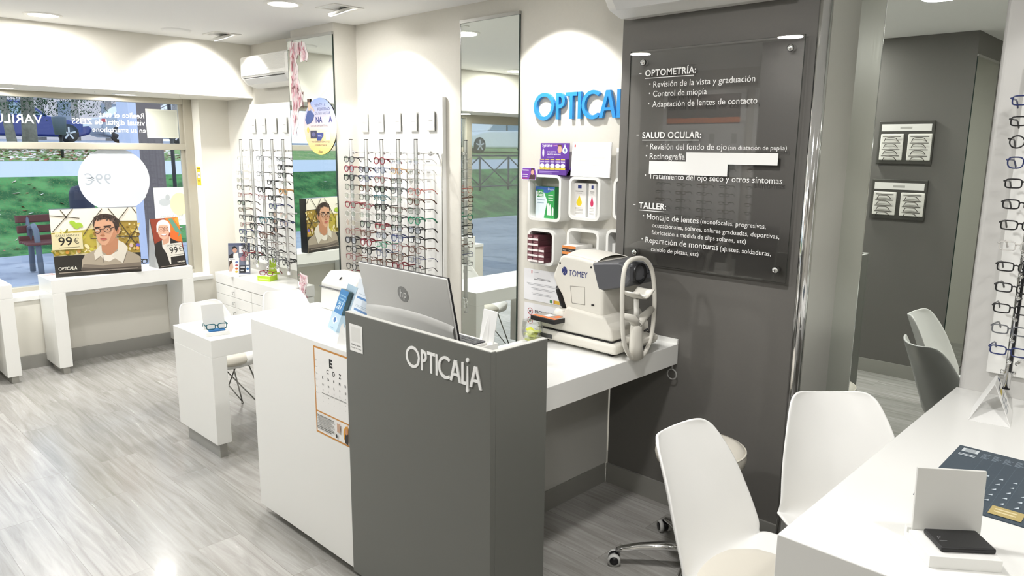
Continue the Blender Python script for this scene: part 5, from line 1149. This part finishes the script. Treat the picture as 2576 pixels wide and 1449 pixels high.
# ================================================================== SMALL THINGS ON THE DESKS
def mirror_stand(loc, rz, w_, d_, hb, hp_, label, slot=.78):
    t = thing('mirror_stand', label, 'mirror stand', loc, rz)
    MB().box((-w_/2, -d_/2, 0), (w_/2, d_/2, hb)).build('base', LAMW, t, bevel=.0015, local=True)
    yb_ = d_/2-d_*(1-slot); a = .30
    MB().obox((0, yb_+math.sin(a)*hp_/2, hb-.006+math.cos(a)*hp_/2), (w_*.93, 0, 0), (0, .006*math.cos(a), -.006*math.sin(a)), (0, math.sin(a)*hp_, math.cos(a)*hp_)).build('panel', mat('stand_panel', 'd7d7d3', .3), t, local=True)
    return t
p0, p1 = hz(519, 848, .68), hz(578, 841, .68); dd = p1-p0; rz = math.atan2(dd.y, dd.x); w_ = dd.length
nrm = Vector((-dd.y, dd.x, 0)).normalized(); ctr = (p0+p1)/2+nrm*.055
mirror_stand(Vector((ctr.x, ctr.y, .68)), rz, w_, .11, .022, .142, 'white mirror stand on the left desk with blue glasses on it')
tc_ = Vector((ctr.x, ctr.y, .702))-nrm*.02
pd = MB().obox((0, 0, .004), (.085, 0, 0), (0, .05, 0), (0, 0, .008)).build('cloth_pad', mat('blue_cloth', '2f74b0', .7), None, bevel=.003, local=True, loc=tc_); pd.rotation_euler = (0, 0, rz)
tag(pd, 'folded blue cloth under the glasses on the left mirror stand', 'cloth')
g_ = put_glasses('rectangular', 't', Vector((tc_.x, tc_.y, tc_.z+.026))-nrm*.012, rz, 'dark teal eyeglasses on the blue cloth of the left desk', None, .0030, False); g_.scale = (.88, .88, .88)
# near stand
q0, q1 = hz(2335.7, 1428, RZ), hz(2520, 1442, RZ); q3 = hz(2276, 1347, RZ)
dd = q1-q0; rz = math.atan2(dd.y, dd.x); nrm = Vector((-dd.y, dd.x, 0)).normalized(); w_ = dd.length; dp = .134
ctr = (q0+q1)/2+nrm*dp/2
t = thing('mirror_stand', 'white mirror stand on the right desk holding a black spectacle case', 'mirror stand', (ctr.x, ctr.y, RZ), rz)
bb_ = MB().box((-w_/2, -dp/2, 0), (w_/2, dp/2-.022, .027)).box((-w_/2, dp/2-.012, 0), (w_/2, dp/2, .027)).box((-w_/2, dp/2-.023, 0), (w_/2, dp/2-.011, .014)).build('base', LAMW, t, bevel=.001, local=True)
a = .05; hp_ = .158
MB().obox((.008, dp/2-.017+math.sin(a)*hp_/2, .014+math.cos(a)*hp_/2), (w_*1.0, 0, 0), (0, .0075*math.cos(a), -.0075*math.sin(a)), (0, math.sin(a)*hp_, math.cos(a)*hp_)).build('panel', mat('stand_panel', 'd7d7d3', .3), t, local=True, bevel=.001)
cs_ = thing('spectacle_case', 'flat black spectacle case lying on the mirror stand', 'spectacle case', (ctr.x, ctr.y, RZ+.027), rz+.06)
MB().box((-.045, -.046, 0), (.068, .036, .012)).build('case', mat('black_leatherette', '1d1d1f', .45), cs_, local=True, bevel=.004, seg=3)
vv, ff, wd = glyphs('P', 0, .3); s_ = .010/wd
MB().add([(-.036+px_*s_, -.012+py_*s_*1.2, .0123) for px_, py_ in vv], ff).box((-.036, -.0185, .0120), (-.020, -.0165, .0123)).build('embossed_mark', mat('emboss_grey', '6b6b6d', .4), cs_, local=True)
# dark place mat
m0, m1 = hz(2431, 1125, RZ), hz(2374, 1191, RZ); m2_ = hz(2494, 1304, RZ)
X0, X1, Y0, Y1_ = -.478, -.02, m2_.y, m0.y
t = thing('desk_mat', 'dark blue printed desk mat on the right desk', 'desk mat', ((X0+X1)/2, (Y0+Y1_)/2, RZ))
MB().box((X0, Y0, RZ), (X1, Y1_, RZ+.0025)).build('mat_sheet', mat('mat_dark', '33424f', .5), t)
s = Art((X0, Y0, RZ+.0026), (X1-X0, 0, 0), (0, Y1_-Y0, 0)); s.rect(0, 0, 1, 1, '33424f'); s.rect(.03, .90, .12, .965, 'cfd6da')
for i in range(4): s.rect(.045, .905+.015*i, .105, .912+.015*i, '5a6770', same=i > 0)
s.k += 1
for i in range(7): s.rect(.16+.06*i, .0, .1625+.06*i, .97, '4a5a66', same=True)
for i in range(8):
    for j in range(5):
        s.rect(.145+.06*i, .93-.02*j, .145+.06*i+.045-.01*((i+j) % 3), .938-.02*j, '8b99a3', same=True)
for j in range(2):
    s.rect(.03, .84-.022*j, .12, .852-.022*j, 'c9d2d8', same=True)
for i in range(7):
    for j in range(5): x_, y_ = .16+.07*i, .56-.09*j; s.poly([(x_, y_), (x_+.022, y_+.004), (x_+.018, y_+.03)], 'c5d0d8', same=True)
s.rect(.35, .04, .5, .16, 'b3a066'); s.rect(.37, .08, .47, .095, 'd8cba0'); s.rect(.37, .115, .47, .13, 'd8cba0')
s.build('mat_print', t)
# tent card
a0, a1, a2_ = hz(2436, 1058, RZ), hz(2541, 1077, RZ), hz(2547, 1040, RZ)
ap = hz(2503, 968, RZ+.075); bp = ap+(a2_-a1)
a3 = a0+(a2_-a1)
t = thing('tent_card', 'folded white tent card at the far end of the right desk', 'card', (a0+a1)/2)
for nm_, (p, q, r_, s4) in (('left_face', (a0, ap, bp, a3)), ('right_face', (a1, a2_, bp, ap)), ('bottom_flap', (a0, a3, a2_, a1))):
    nn = (q-p).cross(r_-q).normalized()*.0008
    MB().add([p+Vector((0, 0, .0012)), q+Vector((0, 0, .0012)), r_+Vector((0, 0, .0012)), s4+Vector((0, 0, .0012)), p+nn+Vector((0, 0, .0012)), q+nn+Vector((0, 0, .0012)), r_+nn+Vector((0, 0, .0012)), s4+nn+Vector((0, 0, .0012))], [(3, 2, 1, 0), (4, 5, 6, 7), (0, 1, 5, 4), (1, 2, 6, 5), (2, 3, 7, 6), (3, 0, 4, 7)]).build('card_face', WHITE, t)
s = Art(a1+Vector((0, 0, .001)), a2_-a1, ap-a1); s.k = 8
if s.n.x < 0: s.n = -s.n
for i in range(7): s.rect(.15, .18+.06*i, .85-.1*(i % 3), .20+.06*i, '77808c')
s.rect(.3, .62, .6, .72, 'd8c23a'); s.rect(.65, .86, .85, .95, '3a4a6a'); s.rect(.15, .78, .8, .81, '4a4a55')
s.build('card_print', t)
# things on the drawer unit
zd = zc_
def standee(u0, v0, u1, v1, zf, label, fn, th=.05):
    a, b = hz(u0, v1, zf), hz(u1, v1-1, zf); d = b-a; d.z = 0; nn = Vector((-d.y, d.x, 0)).normalized(); h_ = hy(u0, v0, a.y).z-zf
    t = thing('counter_standee', label, 'brochure display', (a+b)/2); MB().add(para(a, d, nn*.004, Vector((0, .012, h_))), PFu).build('card', WHITE, t)
    MB().add(para(a+d*.02+nn*.004, d*.96, nn*th, Vector((0, 0, h_*.25))), PFu).build('pocket_foot', WHITE, t)
    s = Art(a, d, Vector((0, .012, h_)));
    s.k = 3
    if s.n.dot(EYE-a) < 0: s.n = -s.n
    fn(s); s.build('card_print', t)
PFu = [(3, 2, 1, 0), (4, 5, 6, 7), (0, 1, 5, 4), (1, 2, 6, 5), (2, 3, 7, 6), (3, 0, 4, 7)]
def d1(s):
    s.rect(0, 0, 1, 1, '6e7486'); s.rect(0, .92, 1, 1, '565d78'); s.rect(.5, .68, .85, .9, 'e6e6ea'); s.poly([(.2, .5), (.25, .66), (.45, .7), (.48, .5)], 'ece8e6'); s.ell(.30, .78, .10, .09, 'c99a84'); s.poly([(.2, .78), (.2, .88), (.3, .9), (.4, .86), (.4, .8), (.34, .84), (.24, .83)], '231f20'); s.poly([(.02, .45), (.05, .62), (.22, .68), (.24, .45)], '2c2a2e')
    s.ell(.68, .5, .15, .08, 'b08088'); s.rect(.5, .04, .78, .28, '1d1d22'); s.rect(.55, .2, .75, .24, 'c5c5c9'); s.rect(.55, .1, .7, .14, 'c5c5c9'); s.rect(.8, .06, .95, .26, 'e8ecf2'); s.ell(.875, .17, .06, .04, '3f78b4')
standee(575, 613, 630, 690, zd, 'grey blue brochure display with a bearded man, on the drawer unit', d1)
def d2(s):
    s.rect(0, 0, 1, 1, 'f2f2f2'); s.poly([(.05, .3), (.1, .75), (.35, .85), (.45, .5), (.3, .3)], 'd9b8a4'); s.poly([(.02, .45), (.05, .85), (.3, .9), (.35, .75), (.15, .7)], '4a3a34'); s.rect(.1, .93, .6, .96, '8a8a90')
    for i, c in enumerate(('5b6fae', 'b05560', 'cf6a3c', 'e0bf4a')): s.ell(.76, .78-.17*i, .14, .055, c, 14)
standee(575, 651, 601, 697, zd, 'small white leaflet box with four tinted lenses, on the drawer unit', d2, .03)
# lime stand
LIME = mat('lime_card', 'b3d334', .45); a, b, c2 = hz(648, 706, zd), hz(679, 709, zd), hz(698, 703, zd); d = b-a; e2 = c2-b
t = thing('promo_stand', 'lime green hand shaped stand on the drawer unit', 'promo stand', (a+c2)/2); hb = .042
MB().add(para(a, d, e2, Vector((0, 0, hb))), PFu).build('stand_base', LIME, t)
tp_ = Vector((0, 0, hb)); s = Art(a+tp_, d, e2); s.k = 2; s.n = Vector((0, 0, 1)); s.rect(0, 0, 1, 1, 'f6f8ee'); s.build('base_top', t)
s = Art(a, d, Vector((0, 0, hb))); s.n = s.n if s.n.dot(EYE-a) > 0 else -s.n; s.k = 2; s.rect(.08, .3, .9, .48, 'd7e78c'); s.build('base_print', t)
hh = [(0, 0), (.95, 0), (1.0, .55), (.93, .88), (.86, .9), (.80, .62), (.76, .66), (.74, 1.0), (.64, 1.02), (.60, .68), (.56, .68), (.52, 1.06), (.40, 1.06), (.38, .68), (.34, .68), (.26, .96), (.16, .93), (.17, .62), (.02, .72), (-.04, .62), (.06, .40)]
hw_ = Vector((d.x+e2.x, d.y+e2.y, 0))*.62; ho = a+e2*.75+d*.42+tp_; hv = Vector((0, 0, .125)); nn = hw_.cross(hv).normalized()
if nn.dot(EYE-ho) < 0: nn = -nn
MB().prism(hh, lambda x, y: tuple(ho+hw_*x+hv*y-nn*.005), lambda x, y: tuple(ho+hw_*x+hv*y)).build('hand_board', LIME, t)
s = Art(ho, hw_, hv); s.n = nn; s.k = 3; s.text('nano', .18, .32, .62, 'f2f7dc', bold=.02); s.build('hand_print', t)
gp = a+d*.5+e2*.35+Vector((0, 0, hb+.017)); put_glasses('rectangular', 'r', gp, math.atan2(d.y, d.x)+.12, 'dark red eyeglasses on the lime green stand', None, .0028, False)

# ================================================================== OPPOSITE WALL (seen reflected in the clear sign)
yr = YR+.03
for k, (u0, u1, tt) in enumerate(((1665, 1850, 'orange'), (1895, 2060, 'sepia'))):
    a, b = hy(u0, 225, 2*YP-.1-yr), hy(u1, 560, 2*YP-.1-yr); x0, x1 = a.x, min(b.x, -2.78)
    t = thing('eyewear_display', 'white eyewear display with %s advert on the opposite wall, reflected in the clear sign' % tt, 'eyewear display', ((x0+x1)/2, YR, .7))
    MB().box((x0, YR, .7), (x1, YR+.03, 2.32)).build('back_board', mat('white_back_board', 'f2f2ef', .35), t)
    s = Art((x1-.05, YR+.031, 1.98), (-(x1-x0-.10), 0, 0), (0, 0, .30)); s.rect(0, 0, 1, 1, '3a2c28' if k == 0 else '8a7a5c')
    if k == 0: s.rect(0, .04, 1, .22, 'c9692c'); s.ell(.38, .42, .15, .22, '15110f'); s.ell(.72, .42, .15, .22, '15110f'); s.rect(.48, .48, .62, .54, '15110f')
    else: s.text("YOU'RE ON", .12, .55, .74, 'f2efe6', bold=.03); s.rect(.3, .02, .5, .98, 'a59a88')
    s.build('advert_print', t)
    for i in range(4):
        xx = x0+.10+i*(x1-x0-.2)/3; MB().box((xx-.03, YR+.03, 1.78), (xx+.03, YR+.034, 1.88)).build('brand_card', mat('smoked_holder', 'cfcfca', .3), t)
        MB().box((xx-.01, YR+.14, .8), (xx+.01, YR+.155, 1.7)).build('rod', ROD, t)
        for j in range(9 if i < 3 or k == 0 else 9):
            put_glasses('rectangular', 'knks'[(i+j) % 4], (xx, YR+.17, 1.6-.085*j), PI, '%s rectangular eyeglasses, %s row, %s rod under the %s advert opposite' % (FRAMEC['knks'[(i+j) % 4]][0], ORD[j], ORD[i], tt), 'eyeglasses under the %s advert opposite' % tt, .0026, False)

# ================================================================== OUTSIDE
def ground_z(x):
    P = [(-6.6, -.03), (-13.4, -.01), (-14.0, .02), (-16.5, 1.09), (-18.6, 1.34), (-24, 1.58), (-29, 1.76), (-70, 2.1)]
    for (xa, za), (xb, zb) in zip(P, P[1:]):
        if x <= xa and x >= xb: return za+(zb-za)*(xa-x)/(xa-xb)
    return 2.1
def strip(name, xs, m, label, bump=0.0, y0=-40, y1=45, kind='structure', n=1):
    mb = MB(); xs2 = [xs[0]+(xs[1]-xs[0])*i/n for i in range(n+1)]
    mb.grid(lambda u, v: (xs[0]+(xs[1]-xs[0])*u, y0+(y1-y0)*v, ground_z(xs[0]+(xs[1]-xs[0])*u)), max(n, 1), 60, True)
    o = mb.build(name, m, None, loc=(xs[0], 0, ground_z(xs[0]))); o['kind'] = kind; o['label'] = label; o['category'] = name.replace('_', ' '); return o
def natural(name, c1, c2, c3, scale, s2=60, rough=.9):
    m = mat(name, c1, rough, spec=.15); N, L = m.node_tree.nodes, m.node_tree.links
    g = N.new('ShaderNodeTexCoord'); n1 = N.new('ShaderNodeTexNoise'); n1.inputs['Scale'].default_value = scale; n1.inputs['Detail'].default_value = 6; n2 = N.new('ShaderNodeTexNoise'); n2.inputs['Scale'].default_value = s2; n2.inputs['Detail'].default_value = 3
    r1 = N.new('ShaderNodeValToRGB'); r1.color_ramp.elements[0].position = .42; r1.color_ramp.elements[0].color = (*lin(c1), 1); r1.color_ramp.elements[1].position = .6; r1.color_ramp.elements[1].color = (*lin(c2), 1)
    r2 = N.new('ShaderNodeValToRGB'); r2.color_ramp.elements[0].position = .56; r2.color_ramp.elements[0].color = (0, 0, 0, 1); r2.color_ramp.elements[1].position = .66; r2.color_ramp.elements[1].color = (1, 1, 1, 1)
    mx = N.new('ShaderNodeMix'); mx.data_type = 'RGBA'; mx.inputs['B'].default_value = (*lin(c3), 1)
    L.new(g.outputs['Object'], n1.inputs['Vector']); L.new(g.outputs['Object'], n2.inputs['Vector']); L.new(n1.outputs['Fac'], r1.inputs[0]); L.new(n2.outputs['Fac'], r2.inputs[0]); L.new(r1.outputs[0], mx.inputs['A']); L.new(r2.outputs[0], mx.inputs['Factor']); L.new(mx.outputs['Result'], N['Principled BSDF'].inputs['Base Color']); return m
PAVE = natural('pavement', 'a3a7b2', 'b5b8c0', '969aa6', .8, 3, .8)
GRASS = natural('lawn_grass', '2f5f37', '5c9656', '6d7f4c', 2.2, 34)
strip('pavement', (-6.78, -13.4), PAVE, 'grey pavement in front of the shop window')
strip('lawn', (-13.4, -16.5), GRASS, 'green lawn bank beyond the pavement', n=6)
strip('path', (-16.5, -18.6), mat('path_concrete', 'c3c8d2', .8), 'pale concrete path across the lawn')
strip('lawn', (-18.6, -29), natural('leafy_grass', '6f9455', '88a25f', 'b8a890', 1.5, 9), 'upper lawn covered with fallen leaves', n=6)
strip('road', (-29, -70), mat('asphalt', '8f929c', .8), 'road with parked cars above the lawn')
r = random.Random(21); LF = [mat('leaf_tan', 'd8bfae', .8), mat('leaf_pale', 'e8dccf', .8), mat('leaf_russet', 'a8674c', .8)]
def leaves(xa, xb, n, name, label, sz):
    mb = MB()
    for i in range(n):
        x = r.uniform(xa, xb); y = x*-.23+r.uniform(-2.2, 3.6) if i % 3 else r.uniform(-6, 2); z = ground_z(x)+.015; a = r.uniform(0, 6.28); s = sz*r.uniform(.6, 1.3); mb.mt(r.choice([0, 0, 1, 1, 2]))
        u, v = Vector((math.cos(a), math.sin(a), r.uniform(-.2, .5)))*s, Vector((-math.sin(a), math.cos(a), r.uniform(-.2, .6)))*s*.6; p = Vector((x, y, z))
        mb.add([p-u, p-v*.8, p+u*1.1, p+v], [(0, 1, 2, 3)])
    o = mb.build(name, LF, None, loc=(xa, 0, 0)); tag(o, label, 'fallen leaves', kind='stuff')
leaves(-13.6, -16.3, 170, 'fallen_leaves', 'scattered pale fallen leaves on the lower lawn', .05)
leaves(-18.8, -24, 1700, 'fallen_leaves', 'dense fallen leaves on the upper lawn behind the path', .07)
# portico column by the window and slender posts
p0, p1 = hz(345, 660, 0), hz(428, 660, 0); xc = -10.2
a, b, c_ = hx(346, 560, xc), hx(366, 560, xc), hx(426, 560, xc)
t = thing('portico_column', 'square brown column with pale side outside the shop window', 'column', (xc-.2, (a.y+c_.y)/2, 0))
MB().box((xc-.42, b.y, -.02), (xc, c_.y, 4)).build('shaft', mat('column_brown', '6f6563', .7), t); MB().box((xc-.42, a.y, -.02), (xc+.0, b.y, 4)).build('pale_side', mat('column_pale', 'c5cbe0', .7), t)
for u, d in ((313, -15.2), (430, -12.6)):
    q = hx(u, 330, d); tag(MB().cyl((d, q.y, ground_z(d)), (d, q.y, 4.2), .03, 10).build('slender_post', mat('post_black', '22242a', .5)), 'slender black post ' + ('left' if u < 400 else 'right') + ' of the brown column outside', 'post')
# bench
bx_ = -11.6; by0, by1 = hx(38, 560, bx_).y, hx(38, 560, bx_).y+1.5
t = thing('park_bench', 'brown slatted bench with grey metal arms on the pavement outside', 'bench', (bx_, (by0+by1)/2, 0)); WD = mat('bench_wood', '6e3f38', .6); MT = mat('bench_metal', '6f7680', .45)
zt_ = hx(60, 540, bx_).z
for i in range(3): MB().obox((bx_+.04*i, (by0+by1)/2, zt_-.06-.135*i), (.03, 0, .01), (0, by1-by0, 0), (0, 0, .10)).build('back_slat', WD, t, bevel=.01)
for i in range(4): MB().box((bx_+.10+.11*i, by0, .40), (bx_+.19+.11*i, by1, .43)).build('seat_slat', WD, t, bevel=.008)
for y in (by0+.14, by1-.14):
    MB().tube([(bx_+.45, y, 0), (bx_+.42, y, .40), (bx_+.40, y, .58), (bx_+.30, y, .64), (bx_+.08, y, .60), (bx_+.06, y, .40), (bx_+.02, y, 0)], .035, 10).tube([(bx_+.06, y, .4), (bx_-.01, y, zt_-.02)], .025, 8).tube([(bx_+.42, y, .39), (bx_+.06, y, .39)], .025, 8).build('arm_frame', MT, t)
# dark litter bin half hidden by the round decal
q = hx(205, 500, -13.0); tag(MB().lathe([(0, 0), (.16, 0), (.18, .05), (.17, .95), (.13, 1.05), (0, 1.08)], (-13.0, q.y, 0), 20).build('dark_bollard', mat('bollard_dark', '2c2f42', .6)), 'dark stout bollard half hidden behind the round window decal', 'bollard')
# hanging bin on pole
q = hx(150, 318, -20.0); h0 = ground_z(-20)
t = thing('litter_bin', 'grey green litter bin on a pole in front of the blue car', 'litter bin', (-20, q.y, h0)); zb_, zt_ = hx(150, 340, -20).z, hx(150, 294, -20).z
MB().cyl((-20, q.y, h0), (-20, q.y, zb_), .035, 10).build('pole', DARK, t); MB().lathe([(0, zb_), (.115, zb_), (.155, zt_-.03), (.15, zt_), (0, zt_+.02)], (-20, q.y, 0), 22).build('bin_body', mat('bin_grey', '55606a', .5), t)
# conifer with two trunks
def tree(u, d, label, trunk_r, top, crown_r, cols, n, lean=0.0, seed=1, cz=.55, u2=None):
    rr = random.Random(seed); q = hx(u, 340, d); h0 = ground_z(d); t = thing('conifer_tree' if cz < .6 else 'bare_tree', label, 'tree', (d, q.y, h0))
    MB().tube([(d, q.y, h0-.1), (d, q.y+lean*.4, h0+1.2), (d, q.y+lean, h0+top)], [trunk_r*1.25, trunk_r, trunk_r*.5], 12).build('trunk', mat('bark_grey', '9a9590', .9, noise=.25, nscale=9), t)
    mb = MB()
    if n:
        for i in range(n):
            zz = h0+top*(.30+.9*rr.random()); rad = crown_r*(1-.35*(zz-h0)/top)*math.sqrt(rr.random()); a = rr.uniform(0, 6.28); p = Vector((d+rad*math.cos(a), q.y+lean+rad*math.sin(a), zz)); s = rr.uniform(.035, .085); dr = Vector((rr.uniform(-1, 1), rr.uniform(-1, 1), rr.uniform(-.9, .3))).normalized(); sd = dr.cross(Vector((0, 0, 1))).normalized() if abs(dr.z) < .95 else Vector((1, 0, 0)); mb.mt(rr.randrange(len(cols)))
            mb.add([p, p+dr*s*.5+sd*s*.28, p+dr*s*1.2, p+dr*s*.5-sd*s*.28], [(0, 1, 2, 3)])
        mb.build('foliage', [mat('needle_%s' % c, c, .9, spec=.1) for c in cols], t)
    else:
        for i in range(46):
            z0 = h0+top*rr.uniform(.35, .95); a = rr.uniform(0, 6.28); L_ = crown_r*rr.uniform(.5, 1); e = Vector((math.cos(a)*L_, math.sin(a)*L_, L_*rr.uniform(.3, .9))); p = Vector((d, q.y+lean*(z0-h0)/top, z0))
            mb.tube([p, p+e*.5+Vector((0, 0, -.05)), p+e], [.035, .02, .006], 5)
            for k in range(5): f = rr.uniform(.3, .95); pp = p+e*f; mb.tube([pp, pp+Vector((rr.uniform(-.5, .5), rr.uniform(-.5, .5), rr.uniform(.1, .6)))*.8], [.012, .003], 4)
        mb.build('branches', mat('twig_grey', 'c4bcbc', .9), t)
    return t
tree(73, -23.5, 'dark conifer with a thick pale trunk before the blue car', .16, 3.2, 2.1, ['2f4a35', '3d5a40', '263c2c', '51684d'], 14000, .1, 3)
tree(32, -23.0, 'slimmer pale trunk left of the thick conifer trunk', .10, 2.6, 1.2, ['324d38', '45624a'], 1200, -.3, 5)
for i, (u, d) in enumerate(((190, -50), (275, -56), (345, -50), (440, -56), (105, -58), (400, -64))):
    tree(u, d, 'bare winter tree far behind the parked cars, %s of the row' % ORD[i], .22, 6.5, 2.2, [], 0, .2, 30+i, .9)
# building far behind
b0, b1 = hx(60, 330, -66), hx(270, 330, -66)
t = thing('far_building', 'pale pinkish building far behind the parked cars', 'building', (-66, (b0.y+b1.y)/2, 2)); MB().box((-74, b0.y-14, 1.8), (-66, b1.y+2, 9)).build('wall', mat('far_wall', 'ecdfd9', .9), t)
for i in range(7): MB().box((-66.05, b0.y-10+i*3.1, 3.4), (-65.9, b0.y-8.8+i*3.1, 5)).build('window', mat('far_window', '8f9aa8', .3), t)
tag(MB().box((-82, b1.y+3, 1.8), (-76, b1.y+44, 8)).build('far_building', mat('far_wall_grey', 'e6e9ef', .9)), 'long pale grey building far behind the bare trees', 'building')
# cars (length along y)
def car(yfront, xside, label, col, L_=4.5, facing=1, h_=1.45, wd=1.8, suv=0.0):
    """side profile at the near flank; facing=+1: nose towards +y"""
    h0 = ground_z(xside); t = thing('car', label, 'car', (xside-wd/2, yfront-facing*L_/2, h0)); Y = lambda s: yfront-facing*s*L_
    bod = mat('car_paint_'+col, col, .25, coat=.6, metal=.2)
    prof = [(0.02, .30), (0, .52), (.04, .68), (.20, .84), (.29, .90), (.43, 1.0*h_-.02), (.55, h_), (.72, h_-.03), (.88, 1.02+suv), (.985, .96+suv), (1, .55), (.98, .30), (.90, .22), (.10, .20)]
    low = [(0.02, .30), (0, .52), (.04, .70), (.20, .86), (.30, .93), (.88, 1.0), (.985, .96), (1, .55), (.98, .30), (.90, .22), (.10, .20)]
    MB().prism([(Y(s), h0+z) for s, z in low], lambda a, b: (xside, a, b), lambda a, b: (xside-wd, a, b)).build('body', bod, t, bevel=.08, seg=4)
    cab = [(.285, .92), (.42, h_-.03), (.55, h_), (.72, h_-.03), (.89, .98+suv)]
    MB().prism([(Y(s), h0+z) for s, z in cab], lambda a, b: (xside-.12, a, b), lambda a, b: (xside-wd+.12, a, b)).build('cabin', bod, t, bevel=.06, seg=3)
    gl_ = [(.325, .95), (.43, h_-.10), (.55, h_-.07), (.70, h_-.09), (.83, .97)]
    MB().prism([(Y(s), h0+z) for s, z in gl_], lambda a, b: (xside-.105, a, b), lambda a, b: (xside-wd+.105, a, b)).build('side_glass', mat('car_glass', '9fb3c4', .05), t)
    MB().obox((xside-.10, Y(.565), h0+1.15), (.02, 0, 0), (0, .06, 0), (0, 0, h_-1.1)).build('door_pillar', BLACK, t)
    for s in (.17, .81):
        MB().lathe([(.19, -.01), (.31, -.02), (.33, .05), (.33, .2), (0, .2)], (xside-.0, Y(s), h0+.33), 28, 'x').build('tyre', DARK, t) if False else MB().tube([(xside-.2, Y(s), h0+.33), (xside+.012, Y(s), h0+.33)], .33, 28).build('tyre', DARK, t)
        wm = MB().tube([(xside+.0125, Y(s), h0+.33), (xside+.02, Y(s), h0+.33)], .235, 28); wm.mt(1)
        for k in range(5):
            a = 2*PI*k/5+.3; wm.obox((xside+.026, Y(s)+math.cos(a)*.12, h0+.33+math.sin(a)*.12), (.012, 0, 0), (0, math.cos(a)*.22, math.sin(a)*.22), (0, -math.sin(a)*.055, math.cos(a)*.055))
        wm.build('wheel', [mat('wheel_dark', '3a3c40', .4), mat('wheel_alloy', 'c9ccd2', .3, metal=.6)], t)
    MB().obox((xside-.02, Y(.045), h0+.66), (.12, 0, 0), (0, .22, .03), (0, 0, .12)).build('headlamp', mat('headlamp', 'dfe6ee', .1), t); MB().obox((xside-.02, Y(.975), h0+.84), (.10, 0, 0), (0, .12, 0), (0, 0, .12)).build('tail_lamp', mat('tail_red', 'c23a48', .2), t)
    return t
xr_ = -30.5
car(hx(234, 335, xr_).y, xr_, 'dark blue parked car behind the conifer trunks', '1c2f7d', 4.7, 1, 1.44)
car(hx(264, 335, xr_).y+3.4, xr_-.3, 'silver grey parked car right of the blue car', '9aa3b2', 3.4, 1, 1.46)
car(hx(447, 335, xr_).y+5.3, xr_+.2, 'dark grey parked car at the right end of the window', '3c4148', 4.4, 1, 1.46)
# seen only in the mirror by the blue letters: white car behind a railing
car(-14.4, -22.5, 'white parked car seen in the mirror by the blue letters', 'eef0f2', 4.3, 1, 1.5)
t = thing('street_railing', 'dark crossed railing seen in the mirror by the blue letters', 'railing', (-15.2, -9, ground_z(-15.2))); zr = ground_z(-15.2); rm = MB()
for i in range(9):
    y = -14+1.15*i; rm.tube([(-15.2, y, zr), (-15.2, y, zr+1.0)], .03, 8)
    if i < 8: rm.tube([(-15.2, y, zr+.95), (-15.2, y+1.15, zr+.15)], .02, 6).tube([(-15.2, y, zr+.15), (-15.2, y+1.15, zr+.95)], .02, 6)
rm.tube([(-15.2, -14, zr+.98), (-15.2, -4.8, zr+.98)], .025, 8).tube([(-15.2, -14, zr+.12), (-15.2, -4.8, zr+.12)], .02, 8).build('railing_bars', mat('railing_dark', '3a3f4a', .5), t)
for p in list(_gp.values()):
    if p.get('_spare'):
        for c in list(p.children_recursive): bpy.data.objects.remove(c)
        bpy.data.objects.remove(p)
